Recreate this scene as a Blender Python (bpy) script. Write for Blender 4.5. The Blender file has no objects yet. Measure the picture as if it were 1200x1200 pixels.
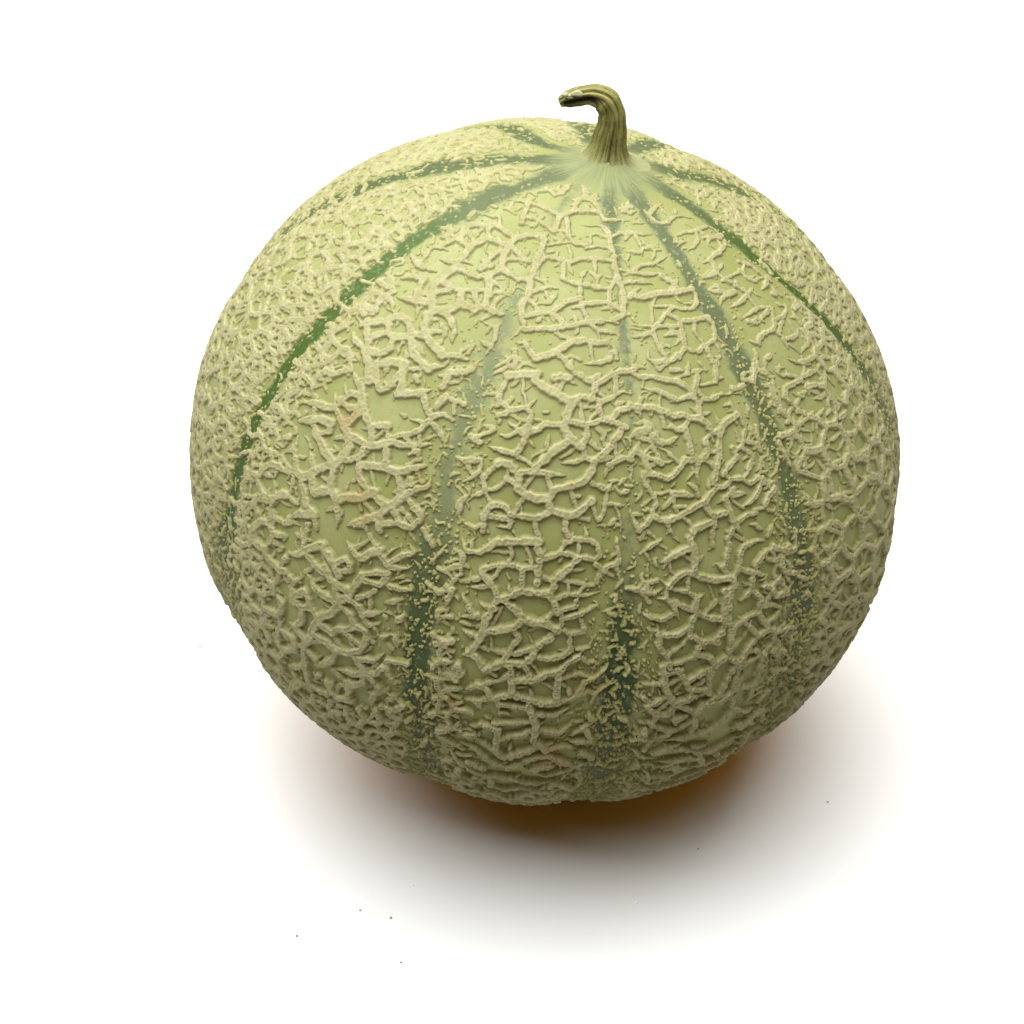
import bpy, math, random
import numpy as np
from mathutils import Matrix, Vector, kdtree
from mathutils.geometry import delaunay_2d_cdt

scene = bpy.context.scene
COL = scene.collection
rng = np.random.default_rng(11)
random.seed(11)

# ------------------------------------------------------------------ camera
R = 0.0758                                 # equatorial radius of the melon (m)
CENTRE = Vector((0.0, 0.0, 0.0716))
ELEV, DIST = math.radians(33.0), 0.62
cam_data = bpy.data.cameras.new("camera")
cam = bpy.data.objects.new("camera", cam_data)
COL.objects.link(cam)
cam.location = CENTRE + DIST * Vector((0, -math.cos(ELEV), math.sin(ELEV)))
cam.rotation_euler = (math.radians(55.94448), 0.0, math.radians(0.76958))
cam_data.sensor_width = 36.0
cam_data.lens = 101.18
cam_data.clip_start, cam_data.clip_end = 0.01, 100.0
scene.camera = cam

# ------------------------------------------------------------------ light
world = bpy.data.worlds.new("World")
scene.world = world
world.use_nodes = True
bg = world.node_tree.nodes["Background"]
bg.inputs[0].default_value = (1.0, 0.54, 0.09, 1)     # orange ambient fill, no such source seen, added to warm the contact shadow
bg.inputs[1].default_value = 0.33

def area_lamp(name, loc, target, sx, sy, power, color):
    d = bpy.data.lights.new(name, 'AREA')
    d.shape, d.size, d.size_y = 'RECTANGLE', sx, sy
    d.energy, d.color = power, color
    o = bpy.data.objects.new(name, d)
    COL.objects.link(o)
    o.location = loc
    o.rotation_euler = (Vector(target) - Vector(loc)).to_track_quat('-Z', 'Y').to_euler()
    return o
area_lamp("overhead_softbox", (-0.20, 0.06, 1.18), (-0.08, 0.01, 0.0), 1.9, 1.9, 138.0, (0.955, 0.985, 0.985))

vs = scene.view_settings
vs.view_transform, vs.look, vs.exposure, vs.gamma = 'Standard', 'None', 0.0, 1.0
scene.render.film_transparent = False
scene.cycles.max_bounces = 10
scene.cycles.diffuse_bounces = 6

# ------------------------------------------------------------------ material helpers
class Nodes:
    def __init__(self, name):
        self.m = bpy.data.materials.new(name)
        self.m.use_nodes = True
        self.t = self.m.node_tree
        self.k = 1.0
        self.b = self.t.nodes["Principled BSDF"]
    def n(self, kind, **kw):
        nd = self.t.nodes.new(kind)
        for k, v in kw.items():
            setattr(nd, k, v)
        return nd
    def l(self, a, b):
        self.t.links.new(a, b)
    def val(self, sock, v):
        if hasattr(v, "node"):
            self.l(v, sock)
        else:
            sock.default_value = v
    def attr(self, name, vec=False):
        nd = self.n("ShaderNodeAttribute", attribute_name=name)
        return nd.outputs["Vector" if vec else "Fac"]
    def noise(self, vec, scale, detail=4, rough=0.55, dist=0.0):
        nd = self.n("ShaderNodeTexNoise")
        if vec is not None:
            self.l(vec, nd.inputs["Vector"])
        nd.inputs["Scale"].default_value = scale
        nd.inputs["Detail"].default_value = detail
        nd.inputs["Roughness"].default_value = rough
        nd.inputs["Distortion"].default_value = dist
        return nd.outputs["Fac"]
    def math(self, op, a, b=0.0, c=0.0, clamp=False):
        nd = self.n("ShaderNodeMath", operation=op, use_clamp=clamp)
        self.val(nd.inputs[0], a); self.val(nd.inputs[1], b); self.val(nd.inputs[2], c)
        return nd.outputs[0]
    def step(self, x, lo, hi):
        nd = self.n("ShaderNodeMapRange", interpolation_type='SMOOTHSTEP')
        self.val(nd.inputs[0], x)
        nd.inputs[1].default_value, nd.inputs[2].default_value = lo, hi
        return nd.outputs[0]
    def mix(self, fac, a, b, mode='MIX'):
        nd = self.n("ShaderNodeMix", data_type='RGBA', blend_type=mode)
        self.val(nd.inputs[0], fac)
        for s, v in ((nd.inputs[6], a), (nd.inputs[7], b)):
            if hasattr(v, "node"):
                self.l(v, s)
            else:
                s.default_value = (*[x * self.k for x in v], 1)
        return nd.outputs[2]
    def bump(self, h, strength, dist):
        nd = self.n("ShaderNodeBump")
        nd.inputs["Strength"].default_value = strength
        nd.inputs["Distance"].default_value = dist
        self.l(h, nd.inputs["Height"])
        self.l(nd.outputs[0], self.b.inputs["Normal"])
    def obj(self):
        return self.n("ShaderNodeTexCoord").outputs["Object"]

def tag(o, label=None, cat=None, group=None, kind=None):
    for k, v in (("label", label), ("category", cat), ("group", group), ("kind", kind)):
        if v:
            o[k] = v

def link_mesh(name, verts, faces, mat, parent=None, smooth=True, attrs=None):
    """verts (n,3), faces (m,4) or (m,3) arrays -> ONE mesh object; attrs = {name: array}."""
    me = bpy.data.meshes.new(name)
    verts = np.asarray(verts, np.float32); faces = np.asarray(faces, np.int32)
    k = faces.shape[1]
    me.vertices.add(len(verts)); me.vertices.foreach_set("co", verts.ravel())
    me.loops.add(faces.size); me.loops.foreach_set("vertex_index", faces.ravel())
    me.polygons.add(len(faces))
    me.polygons.foreach_set("loop_start", np.arange(0, faces.size, k, dtype=np.int32))
    me.polygons.foreach_set("loop_total", np.full(len(faces), k, np.int32))
    me.update(calc_edges=True)
    me.polygons.foreach_set("use_smooth", np.full(len(faces), smooth, bool))
    for an, av in (attrs or {}).items():
        av = np.asarray(av, np.float32)
        a = me.attributes.new(an, 'FLOAT_VECTOR' if av.ndim == 2 else 'FLOAT', 'POINT')
        a.data.foreach_set("vector" if av.ndim == 2 else "value", av.ravel())
    me.materials.append(mat)
    me.update()
    o = bpy.data.objects.new(name, me)
    COL.objects.link(o)
    o.parent = parent
    return o

# ------------------------------------------------------------------ white surface
m = Nodes("white_surface")
co = m.obj()
m.l(m.mix(m.noise(co, 9.0, 3), (0.345, 0.345, 0.345), (0.36, 0.36, 0.357)), m.b.inputs["Base Color"])
m.b.inputs["Roughness"].default_value = 0.33
m.b.inputs["Specular IOR Level"].default_value = 0.35
g = 4.0
surface = link_mesh("table_surface", [(-g, -g, 0), (g, -g, 0), (g, g, 0), (-g, g, 0)], [(0, 1, 2, 3)], m.m, smooth=False)
tag(surface, "plain matt white surface under the melon", kind="structure")

# measured lines and points: longitude / latitude on the fruit (deg), or metres
TRACED = [
(4.5,-143.8,70.0,-136.5,71.6,-128.0,72.7,-120.5,72.7,-115.0,72.5,-109.5,74.6,-103.5,75.7,-94.4,76.1),
(3,-94.4,76.1,-91.2,74.5,-82.5,74.9,-74.4,74.9),
(2,-103.4,72.1,-97.6,72.4,-91.7,72.9),
(2.5,-99.6,69.7,-94.0,70.8,-87.8,70.5),
(3.5,-87.8,70.5,-82.8,71.7,-76.4,72.5),
(4,-91.7,72.8,-88.6,71.7,-87.8,69.3,-86.0,67.3,-85.8,65.0,-85.1,63.4),
(3.5,-115.0,72.5,-113.8,70.7,-112.8,68.9),
(4,-112.8,68.9,-117.9,69.5,-122.5,69.6,-126.8,69.4),
(3,-112.8,68.9,-109.2,69.4),
(4,-109.3,72.5,-107.2,70.0,-105.0,68.4,-101.9,67.5,-97.6,67.2),
(2.5,-97.9,67.9,-93.2,68.2,-89.0,68.3),
(4,-131.8,71.0,-129.3,69.1,-127.9,67.5),
(3,-127.8,66.3,-127.0,67.7),
(4,-143.5,62.0,-139.3,63.0,-135.6,64.0,-134.1,64.9,-129.4,64.7,-123.7,64.5,-120.7,66.2,-116.2,67.5),
(4,-135.6,64.0,-131.9,62.0),
(3.5,-140.3,60.0,-140.7,61.8),
(5,-137.1,58.6,-134.2,59.0,-132.9,60.6,-131.3,62.0,-126.3,62.3,-124.3,62.6),
(4,-134.2,59.0,-132.6,57.2),
(4.5,-124.3,62.6,-122.7,60.7,-121.3,58.9,-121.6,57.6,-122.6,56.4),
(4,-123.7,64.5,-124.0,62.4),
(4.5,-122.6,56.4,-125.0,55.3,-128.6,55.0,-131.4,55.1),
(2.5,-132.5,56.2,-128.5,56.7),
(5,-122.6,56.4,-121.1,54.7,-119.5,53.2,-118.7,51.5,-120.3,50.2,-120.5,48.8),
(3.5,-126.3,51.9,-124.0,52.9,-121.1,53.9),
(4,-121.5,62.7,-117.9,62.0,-115.2,62.0),
(3,-120.6,60.3,-117.5,61.3,-114.1,61.9),
(4.5,-115.8,68.2,-113.8,66.2,-113.6,63.9,-112.6,62.0,-111.5,59.2,-110.7,57.1,-110.0,55.6,-110.5,53.6,-109.6,52.3),
(3.5,-111.8,64.9,-110.9,62.9,-111.0,60.8),
(2,-118.1,65.2,-112.7,65.7,-104.7,67.3),
(4,-110.3,63.4,-105.5,63.9,-101.3,63.8,-98.2,65.0,-94.2,65.7,-87.7,65.6),
(4,-103.7,63.6,-102.6,60.6),
(4,-102.6,60.6,-100.3,60.2,-96.7,60.1,-92.8,60.3,-87.8,60.5),
(4,-96.2,59.9,-95.9,57.9,-94.6,56.2,-93.3,55.1),
(4.5,-95.9,57.7,-99.5,56.4,-102.7,55.0),
(4,-93.9,57.2,-90.5,57.6,-87.2,57.9,-84.7,56.9),
(3.5,-87.4,60.3,-87.4,58.0),
(3,-120.4,59.4,-118.0,59.5),
(3.5,-120.2,58.0,-117.1,58.2,-114.9,57.9,-111.8,58.5),
(3.5,-109.6,56.8,-107.2,57.7,-105.9,58.4,-102.5,58.5),
(3,-107.4,59.2,-106.3,58.3),
(3,-109.9,59.6,-107.2,59.0),
(3.5,-109.3,55.3,-106.3,54.3),
(4,-108.3,52.1,-106.9,52.9,-104.4,53.8,-101.5,53.9,-98.3,53.6),
(3.5,-109.1,52.1,-107.7,50.2),
(4.5,-107.3,50.3,-104.4,50.9,-101.1,51.4,-97.2,52.5,-93.9,53.6,-89.3,54.8),
(3,-96.5,54.7,-95.6,53.1),
(4,-92.1,53.6,-90.1,52.9,-87.2,52.8,-84.7,52.7),
(2.5,-88.9,54.4,-85.9,54.9),
(4.5,-108.2,47.7,-106.1,48.1,-104.2,47.0,-102.8,46.1),
(5.5,-102.8,46.1,-100.6,47.0,-97.9,48.3,-95.7,50.0,-92.9,50.8),
(4,-92.8,50.7,-90.4,50.5,-87.4,51.1),
(3,-91.4,50.1,-90.6,48.7,-89.9,47.7),
(4,-97.7,46.8,-95.3,46.3),
(4,-92.4,46.9,-89.3,47.5,-86.1,48.2,-84.9,48.6),
(4.5,-118.7,51.5,-116.4,51.1,-113.2,51.5),
(3.5,-117.7,49.1,-115.4,49.0,-113.4,48.8,-112.7,46.7,-113.1,44.2),
(3,-115.7,46.1,-113.6,46.0),
(3,-118.9,54.2,-116.4,54.8,-114.2,54.7),
(2.5,-120.4,56.1,-117.8,55.4,-116.1,55.8),
(3,-87.4,51.2,-85.3,50.4,-86.2,49.4),
(3,-85.1,63.4,-86.3,61.7,-86.9,60.1),
(4.5,-83.6,63.0,-83.3,60.6,-83.0,58.0,-83.1,56.0,-84.7,54.5),
(2.5,-84.5,64.0,-79.9,63.9),
(3,-82.3,62.0,-80.3,62.2),
(3,-82.1,59.6,-80.7,59.7),
(3,-144.0,64.9,-140.0,65.6,-136.5,66.4,-133.2,65.4),
(3,-145.2,67.4,-140.9,67.6),
(3.5,-60.2,76.3,-48.8,77.5,-41.6,77.7),
(3.5,-59.8,75.9,-59.3,74.2,-52.4,73.7,-42.3,74.6,-36.3,73.7,-31.3,72.6),
(3.5,-53.5,70.7,-46.1,71.0,-40.2,70.5,-30.9,70.3),
(2,-30.9,70.3,-28.2,69.1,-29.0,67.1),
(3,-41.4,70.1,-42.8,69.0,-48.5,67.8,-53.4,67.3),
(5,-49.9,64.6,-44.8,64.9,-38.8,65.3,-32.5,65.9,-29.5,65.2),
(3,-76.8,71.9,-70.7,71.8,-65.1,71.8),
(3,-75.1,71.0,-73.3,68.6,-74.2,67.1),
(3.5,-79.7,64.8,-76.3,65.2,-71.6,65.5,-66.9,66.3,-62.8,67.1),
(3.5,-78.3,64.0,-74.8,63.7,-71.0,63.7,-66.0,63.7),
(3.5,-80.3,62.1,-76.4,62.2,-72.6,61.7),
(5,-80.8,59.2,-77.3,59.2,-72.4,59.9,-67.9,60.3,-64.5,60.2,-60.1,60.4),
(2.5,-72.6,59.6,-74.6,57.8,-70.7,58.6),
(3.5,-68.8,57.8,-70.8,56.4,-74.8,55.6),
(3,-68.5,57.4,-65.6,57.0,-62.3,57.1,-59.5,58.2,-58.7,59.6,-59.5,60.5),
(4,-70.2,55.6,-67.4,55.2,-63.3,54.9,-58.8,55.5),
(3.5,-81.3,54.4,-77.8,54.3,-74.7,54.3,-68.7,54.4),
(3.5,-81.4,52.4,-78.5,52.7,-75.7,53.2,-74.7,54.2),
(4,-67.2,54.8,-67.8,52.9,-67.9,50.8,-69.9,49.7),
(3.5,-67.9,50.8,-66.5,50.1,-64.3,49.8,-62.2,50.8,-58.9,51.5,-57.6,52.8,-57.2,54.5,-57.8,55.5),
(3,-63.0,54.6,-63.9,53.0,-62.9,51.8,-62.1,51.0),
(3.5,-75.2,52.3,-74.4,50.9,-73.3,49.3,-73.5,48.4),
(4,-77.2,50.8,-77.5,48.8,-75.5,48.4,-72.0,48.6,-69.0,49.1),
(4,-61.8,50.0,-61.7,48.6,-60.9,47.2),
(4,-47.7,61.0,-44.2,60.2,-41.8,58.4,-40.7,57.1,-36.1,57.9),
(3,-46.0,61.6,-40.7,60.9,-35.4,60.4),
(4,-41.0,56.9,-45.1,56.4,-49.5,56.1),
(2.5,-41.0,56.9,-39.9,55.6),
(3,-32.3,62.8,-36.4,61.2),
(3.5,-32.2,61.6,-29.7,61.0,-29.0,59.3,-26.5,57.8),
(4.5,-34.2,56.7,-30.7,57.0,-26.9,57.0),
(4,-47.8,53.8,-43.9,54.2,-40.6,54.4,-34.2,53.3),
(4,-36.6,52.8,-38.2,51.0,-39.8,50.4,-43.7,50.4,-46.0,49.8,-46.6,48.2),
(3.5,-36.8,51.5,-32.8,51.4,-30.0,52.3,-28.9,53.1),
(3.5,-39.8,50.4,-38.4,48.8,-38.4,46.5),
(3.5,-37.7,48.4,-33.4,47.8,-30.5,48.6),
(3,-49.0,50.3,-46.4,49.4),
(4,-47.1,46.6,-44.0,47.2),
(3,-40.2,45.5,-36.7,43.6),
(6,-107.0,42.4,-105.1,42.9,-103.0,43.4,-101.3,43.9,-100.6,45.2),
(4,-107.0,42.4,-107.2,40.8,-107.4,38.7),
(7,-101.5,42.7,-98.9,42.0,-96.4,41.4,-94.0,40.9,-92.9,41.1),
(6,-101.3,43.9,-101.1,42.6),
(4.5,-95.3,46.1,-93.2,45.2,-91.0,44.6,-89.1,44.1,-87.4,45.0,-85.3,46.1,-82.8,46.9),
(5,-89.1,44.1,-89.7,42.6),
(4,-92.9,41.3,-91.7,42.0,-89.6,41.8,-87.6,41.6,-85.6,42.3,-83.6,43.5,-81.5,43.3),
(6,-92.9,41.1,-93.7,39.6,-93.8,37.9,-94.2,37.0),
(4.5,-94.2,37.0,-95.7,36.8,-97.6,36.8,-98.3,35.6,-99.4,35.0),
(6,-94.2,37.0,-92.8,35.7,-91.4,34.8,-90.3,34.6),
(3,-103.3,42.1,-103.1,40.8,-103.0,39.2),
(3.5,-106.9,37.7,-104.5,37.4,-102.2,37.7),
(5,-100.0,40.3,-100.8,39.3,-101.6,38.4,-100.5,37.6,-100.2,35.9,-100.2,34.2,-100.7,32.6,-101.1,31.4),
(3,-98.6,38.3,-97.0,38.7),
(3.5,-104.2,35.9,-102.6,35.2,-101.3,35.2),
(3.5,-105.2,33.5,-103.4,33.7,-101.1,34.6),
(4,-106.5,31.4,-104.7,31.4,-102.9,31.4,-101.2,31.6),
(6,-92.6,34.9,-94.4,33.5,-96.0,32.0,-97.2,30.5,-97.3,30.1),
(3.5,-100.0,31.0,-98.4,30.5,-97.3,30.1),
(5.5,-104.5,30.2,-102.9,29.9,-101.6,29.6,-100.1,28.8,-99.6,27.9,-99.5,26.6),
(5,-99.4,29.0,-97.9,29.5,-96.2,29.7,-94.3,29.8,-92.1,29.9),
(4,-95.3,28.9,-94.6,28.0,-94.0,27.5),
(5.5,-94.0,27.5,-92.3,28.2,-90.5,28.7,-88.9,29.7,-87.9,31.1,-87.7,32.6),
(4,-87.7,32.6,-89.2,33.0,-90.2,34.4),
(3.5,-89.2,33.0,-91.1,32.1,-93.5,31.6),
(5,-87.7,33.0,-86.1,34.0,-85.2,34.9,-84.5,36.4,-83.2,37.2,-82.2,38.1),
(4,-89.4,37.4,-89.5,35.9,-90.0,34.6),
(4.5,-92.7,37.6,-90.6,37.7,-88.8,38.1,-87.2,38.9,-85.3,38.7,-83.3,38.2),
(4.5,-87.6,41.5,-88.0,40.4,-87.0,39.4,-85.3,38.9,-84.3,40.3,-81.5,41.3),
(2.5,-88.8,40.1,-89.7,39.1),
(3,-88.4,43.4,-87.1,42.6),
(3.5,-83.7,36.1,-83.5,34.2),
(4,-84.7,33.5,-82.7,33.5,-81.2,33.7),
(4,-86.9,32.6,-85.1,32.4),
(6,-99.5,26.6,-98.0,26.1,-96.0,25.9,-94.4,26.1,-93.9,26.9,-93.8,27.5),
(5,-101.2,27.5,-99.7,27.2),
(3,-102.1,29.0,-101.7,27.6),
(3.5,-101.7,27.4,-102.5,26.4,-103.7,25.4,-104.6,25.4,-105.3,26.7),
(3.5,-105.7,27.1,-104.6,28.2,-103.7,29.3),
(3.5,-108.7,25.1,-107.3,26.2,-106.3,27.5,-106.7,29.2,-108.1,30.1),
(3,-104.6,25.2,-103.3,24.2),
(3,-106.6,23.3,-105.6,24.5),
(3.5,-98.3,25.6,-98.8,24.0,-99.2,22.7),
(4.5,-99.2,22.7,-100.6,23.6,-102.2,23.7,-103.4,22.9,-103.5,21.6,-103.3,20.4),
(4.5,-99.2,22.9,-97.7,23.0,-95.8,22.9,-94.4,23.8,-93.5,24.8),
(5.5,-93.9,26.0,-93.5,24.8,-92.0,24.4,-90.1,24.3,-88.7,25.5,-87.3,26.8),
(3.5,-91.3,27.9,-90.4,26.8,-89.4,25.5),
(4,-96.0,22.7,-95.0,21.2,-93.5,20.6),
(4.5,-91.4,23.9,-90.9,22.5,-90.2,21.1),
(4,-87.7,29.2,-86.2,29.0,-84.9,28.7,-84.1,30.2),
(3,-85.1,28.4,-85.0,27.0),
(3,-88.1,29.0,-87.1,30.1),
(3,-87.3,26.6,-86.3,24.8,-85.7,24.0,-85.0,25.3,-84.9,26.8,-83.3,26.7),
(3,-101.6,20.4,-99.4,20.9,-98.6,22.2),
(3,-106.9,19.8,-104.5,19.4,-102.6,19.2),
(2.5,-82.5,26.6,-82.1,24.5,-81.8,22.4),
(4,-82.5,28.2,-80.8,29.0),
(3,-87.9,23.3,-86.6,22.4),
(4,-80.9,47.1,-79.4,46.0,-76.8,46.0,-74.3,45.6,-71.0,45.2,-68.7,44.1,-68.5,43.2),
(3,-76.6,47.7,-75.0,47.2,-72.2,47.7),
(4.5,-79.1,44.3,-76.0,44.0,-72.6,43.5),
(2.5,-75.8,43.0,-75.9,42.0),
(4.5,-66.9,46.7,-66.6,45.5,-67.2,44.5,-68.2,43.2,-67.2,41.8,-66.9,40.3),
(3.5,-66.4,46.2,-64.3,47.0),
(3.5,-66.2,44.6,-66.1,42.6),
(4,-61.2,47.2,-62.3,44.8),
(2.5,-61.9,44.8,-64.4,44.7),
(3,-61.7,45.2,-59.5,45.3),
(4,-73.7,42.2,-71.2,42.6,-68.6,43.1,-67.5,42.1),
(3.5,-66.1,42.4,-64.2,42.2,-62.0,42.8,-58.1,42.8),
(4.5,-81.5,41.5,-79.2,41.4,-76.8,41.3,-74.8,40.9,-73.1,40.1,-70.7,40.2,-69.8,39.8),
(3.5,-80.6,40.3,-79.2,40.0),
(4.5,-75.0,38.1,-73.2,38.5,-72.1,37.9,-70.9,38.3,-69.8,39.6),
(5,-69.8,39.7,-67.4,39.5,-66.0,38.7,-65.4,37.4,-63.5,37.3,-62.7,38.1,-60.5,39.0,-58.3,39.6),
(3,-61.9,41.0,-59.7,41.3,-59.1,40.3,-58.6,39.6),
(3.5,-58.1,39.1,-57.7,37.3,-58.0,36.3),
(3.5,-58.5,35.9,-59.4,34.7,-61.3,34.7),
(5,-63.5,37.3,-64.3,35.2,-64.3,33.5,-65.3,31.9,-65.8,30.3,-65.6,29.2),
(5,-71.0,37.5,-70.3,36.2,-69.9,34.7,-69.4,33.8),
(4.5,-69.4,33.6,-68.0,33.1,-66.7,34.5,-66.8,36.0,-68.2,36.7),
(3,-66.8,36.2,-65.8,36.8),
(3,-66.4,34.5,-64.7,34.4,-62.9,34.2),
(4.5,-69.4,33.6,-71.1,33.5,-71.9,32.6,-73.3,31.4,-74.6,30.8,-76.2,31.4,-78.7,31.5),
(4,-68.6,32.9,-69.0,31.1,-68.6,29.4),
(4,-66.6,33.0,-66.2,32.0),
(4,-61.2,34.1,-60.7,33.2,-62.4,32.1,-64.0,31.2),
(4,-64.6,31.2,-62.7,30.2,-60.7,30.1,-58.5,29.1,-56.5,29.8,-55.0,29.2),
(3.5,-62.7,30.2,-64.0,29.1,-65.4,29.0),
(2.5,-62.5,29.3,-61.5,28.4),
(5,-65.6,29.2,-67.0,28.2,-67.9,27.2,-66.9,25.3,-66.1,25.0,-63.9,25.5),
(4.5,-67.9,27.4,-69.7,26.7,-70.7,25.9,-72.5,25.3,-73.9,24.7,-75.7,24.7,-76.7,25.4),
(4,-55.8,28.7,-57.5,27.6,-58.5,26.5,-61.5,25.6),
(3.5,-65.5,26.7,-64.1,27.4,-62.9,28.1),
(5,-63.6,26.7,-63.2,25.0,-62.2,23.1,-60.8,21.5),
(3.5,-61.3,23.9,-59.9,24.6,-58.4,25.0),
(3,-58.5,24.4,-56.3,25.1,-54.3,24.1,-53.3,25.0),
(3.5,-59.7,23.0,-58.3,22.8,-56.6,21.7),
(4,-66.6,24.9,-66.6,21.9),
(5,-66.9,24.4,-68.4,23.9,-69.9,23.4,-70.6,22.1),
(3,-69.9,23.4,-71.5,24.7),
(4,-62.7,23.2,-63.8,21.6),
(3.5,-78.7,31.5,-78.1,29.7,-76.8,28.1,-76.3,27.2),
(3.5,-76.3,27.0,-76.9,25.8,-78.5,26.8),
(4,-76.9,25.6,-77.8,24.1,-78.9,23.0,-80.0,24.6,-80.5,25.4),
(3.5,-74.4,24.3,-73.1,22.2),
(3,-72.8,27.0,-71.3,26.8,-70.7,26.1),
(3,-74.1,29.3,-73.3,27.4,-72.8,25.8),
(3,-76.4,35.6,-74.8,35.0,-72.7,33.5),
(4,-81.1,32.9,-80.7,34.6,-79.7,35.9),
(3.5,-58.7,34.0,-57.0,32.9,-57.3,31.9),
(3,-58.7,31.2,-60.1,30.1),
(4,-44.4,41.4,-45.5,40.0,-44.0,38.3,-42.2,37.7),
(4,-44.4,41.4,-41.6,41.5,-39.3,41.2),
(3.5,-45.7,44.9,-44.2,43.4,-40.9,42.7,-39.0,41.6),
(3,-55.6,41.0,-55.7,39.0),
(5.5,-106.3,17.5,-104.9,15.8,-102.9,16.1,-101.7,17.3,-100.6,18.5,-98.3,19.1,-94.9,19.7),
(3.5,-98.8,18.3,-98.1,17.1,-98.0,15.8),
(4,-101.4,14.2,-99.8,15.1,-98.2,15.6,-96.2,15.5,-94.1,15.9),
(5,-94.4,19.8,-93.9,18.0,-93.8,16.5,-93.8,13.6),
(3,-96.4,18.6,-95.0,17.1,-94.6,16.3),
(4,-93.6,17.6,-92.1,18.1,-90.9,18.8,-89.4,18.7,-88.0,18.5),
(3.5,-90.9,18.9,-90.5,20.2,-89.1,21.1,-87.1,21.1,-85.4,20.5,-84.8,19.2,-85.3,18.3,-88.0,18.5),
(3,-88.2,19.9,-88.0,18.5),
(3,-92.6,17.3,-91.4,16.9),
(5,-88.0,18.3,-89.0,16.8,-90.3,15.5,-91.2,14.3,-90.8,13.5,-91.5,12.5),
(3,-92.7,15.6,-91.4,14.3),
(4.5,-96.1,15.1,-95.6,12.6),
(5.5,-96.6,11.2,-95.5,12.2,-93.4,12.4,-91.5,12.4,-90.4,11.1,-90.0,10.3),
(3.5,-90.7,11.7,-89.3,12.5,-87.7,12.8,-86.0,12.8,-83.9,13.4),
(3,-90.2,14.7,-88.0,14.8,-86.5,14.5,-84.8,14.7),
(3,-86.2,14.3,-87.2,12.2,-87.2,11.1),
(3,-89.0,14.2,-88.4,13.2),
(3,-88.7,16.0,-86.6,16.7),
(5,-96.6,11.2,-98.5,10.1,-99.4,11.5,-100.8,12.7,-102.1,13.7,-102.6,14.7),
(3.5,-103.2,10.6,-100.5,11.4),
(3.5,-100.2,12.8,-98.5,14.2),
(3.5,-97.6,12.8,-97.3,11.3),
(6,-97.7,10.3,-96.2,9.3,-94.5,8.0,-92.7,7.7,-91.0,7.8,-89.2,7.1),
(4.5,-98.0,9.5,-99.4,8.2,-101.3,8.9),
(6,-98.7,8.7,-99.6,6.8,-99.6,4.8,-100.1,2.7,-100.8,0.7,-102.3,-0.8),
(4,-104.2,9.4,-102.9,8.2,-100.9,6.9),
(3.5,-103.4,5.6,-101.6,6.3),
(5.5,-99.0,4.8,-97.4,5.4,-95.6,6.2,-94.3,7.4),
(4,-94.9,5.8,-94.3,4.7,-95.1,3.6,-95.5,2.0,-96.0,0.3),
(2.5,-94.3,4.7,-93.6,5.4),
(4,-91.5,8.1,-90.5,9.5,-89.1,10.2,-87.5,10.7),
(4,-88.9,9.7,-88.8,8.1,-89.2,6.9,-89.8,5.6),
(4,-87.9,9.2,-86.1,10.1,-83.6,11.6),
(3.5,-88.8,7.2,-87.5,6.7,-85.0,7.2,-86.3,8.7),
(4.5,-90.3,5.8,-91.3,4.4,-92.0,2.5,-92.1,2.0),
(4,-91.9,2.0,-90.0,2.2,-88.0,2.7,-86.7,3.9,-87.4,6.2),
(3,-85.8,4.7,-85.5,3.0),
(3,-85.1,4.1,-83.5,4.7),
(5.5,-92.3,1.7,-93.1,0.7,-95.0,0.3,-96.0,0.3,-97.1,-0.8,-98.3,-1.7,-99.8,-0.0,-100.9,0.2),
(4,-93.0,0.2,-91.3,-1.3),
(5,-94.1,-2.4,-92.6,-2.2,-90.8,-1.7,-89.6,-0.4,-87.8,0.2,-87.0,1.6,-85.4,2.5),
(5.5,-95.3,-0.3,-94.3,-2.5,-93.6,-5.1,-93.0,-5.3),
(5.5,-87.7,-0.1,-87.4,-3.0,-87.1,-5.5),
(5,-93.0,-5.3,-91.0,-5.7,-89.0,-5.9,-86.9,-5.5),
(4.5,-93.6,-5.4,-95.2,-6.0,-96.6,-6.8,-97.5,-5.3,-99.1,-4.4),
(3.5,-97.9,-4.0,-95.7,-3.1,-95.4,-2.0),
(3,-99.1,1.8,-97.9,1.3),
(3,-86.5,-1.0,-84.6,0.1,-84.1,0.9),
(4,-85.0,-3.2,-83.6,-1.4,-82.3,-0.5,-80.4,1.7),
(3,-84.3,-0.4,-82.9,-0.8),
(3.5,-86.4,-5.7,-84.8,-4.4,-83.1,-3.0,-81.7,-3.5,-79.7,-1.7,-78.5,-1.4),
(4,-100.9,-6.8,-99.0,-4.9),
(4,-100.7,-8.8,-98.4,-8.0,-96.5,-7.1),
(4,-98.4,-8.0,-97.6,-9.9),
(4,-95.5,-6.5,-95.1,-9.2),
(4,-94.9,-7.6,-91.0,-6.6),
(4,-103.1,3.8,-101.3,3.4,-100.2,3.2),
(3,-81.7,-3.5,-82.0,-6.1),
(4,-74.8,22.0,-76.6,21.0,-78.1,19.6),
(5.5,-70.2,22.1,-69.9,20.8,-69.5,19.1,-69.6,16.9),
(5,-70.3,20.6,-72.2,19.9,-73.8,19.0,-75.1,18.2),
(3,-66.6,21.9,-66.9,20.6),
(2.5,-66.3,20.6,-66.6,19.5),
(4,-63.8,21.6,-63.5,20.3,-64.0,19.1,-64.2,17.6),
(4.5,-56.4,20.1,-58.9,20.4,-60.9,20.0,-61.6,18.8,-61.6,17.2,-62.6,15.6,-62.7,14.7),
(4,-54.7,18.9,-57.0,18.3,-58.4,17.0,-58.6,15.7),
(4,-65.7,17.9,-64.4,16.9,-63.3,15.0),
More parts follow.
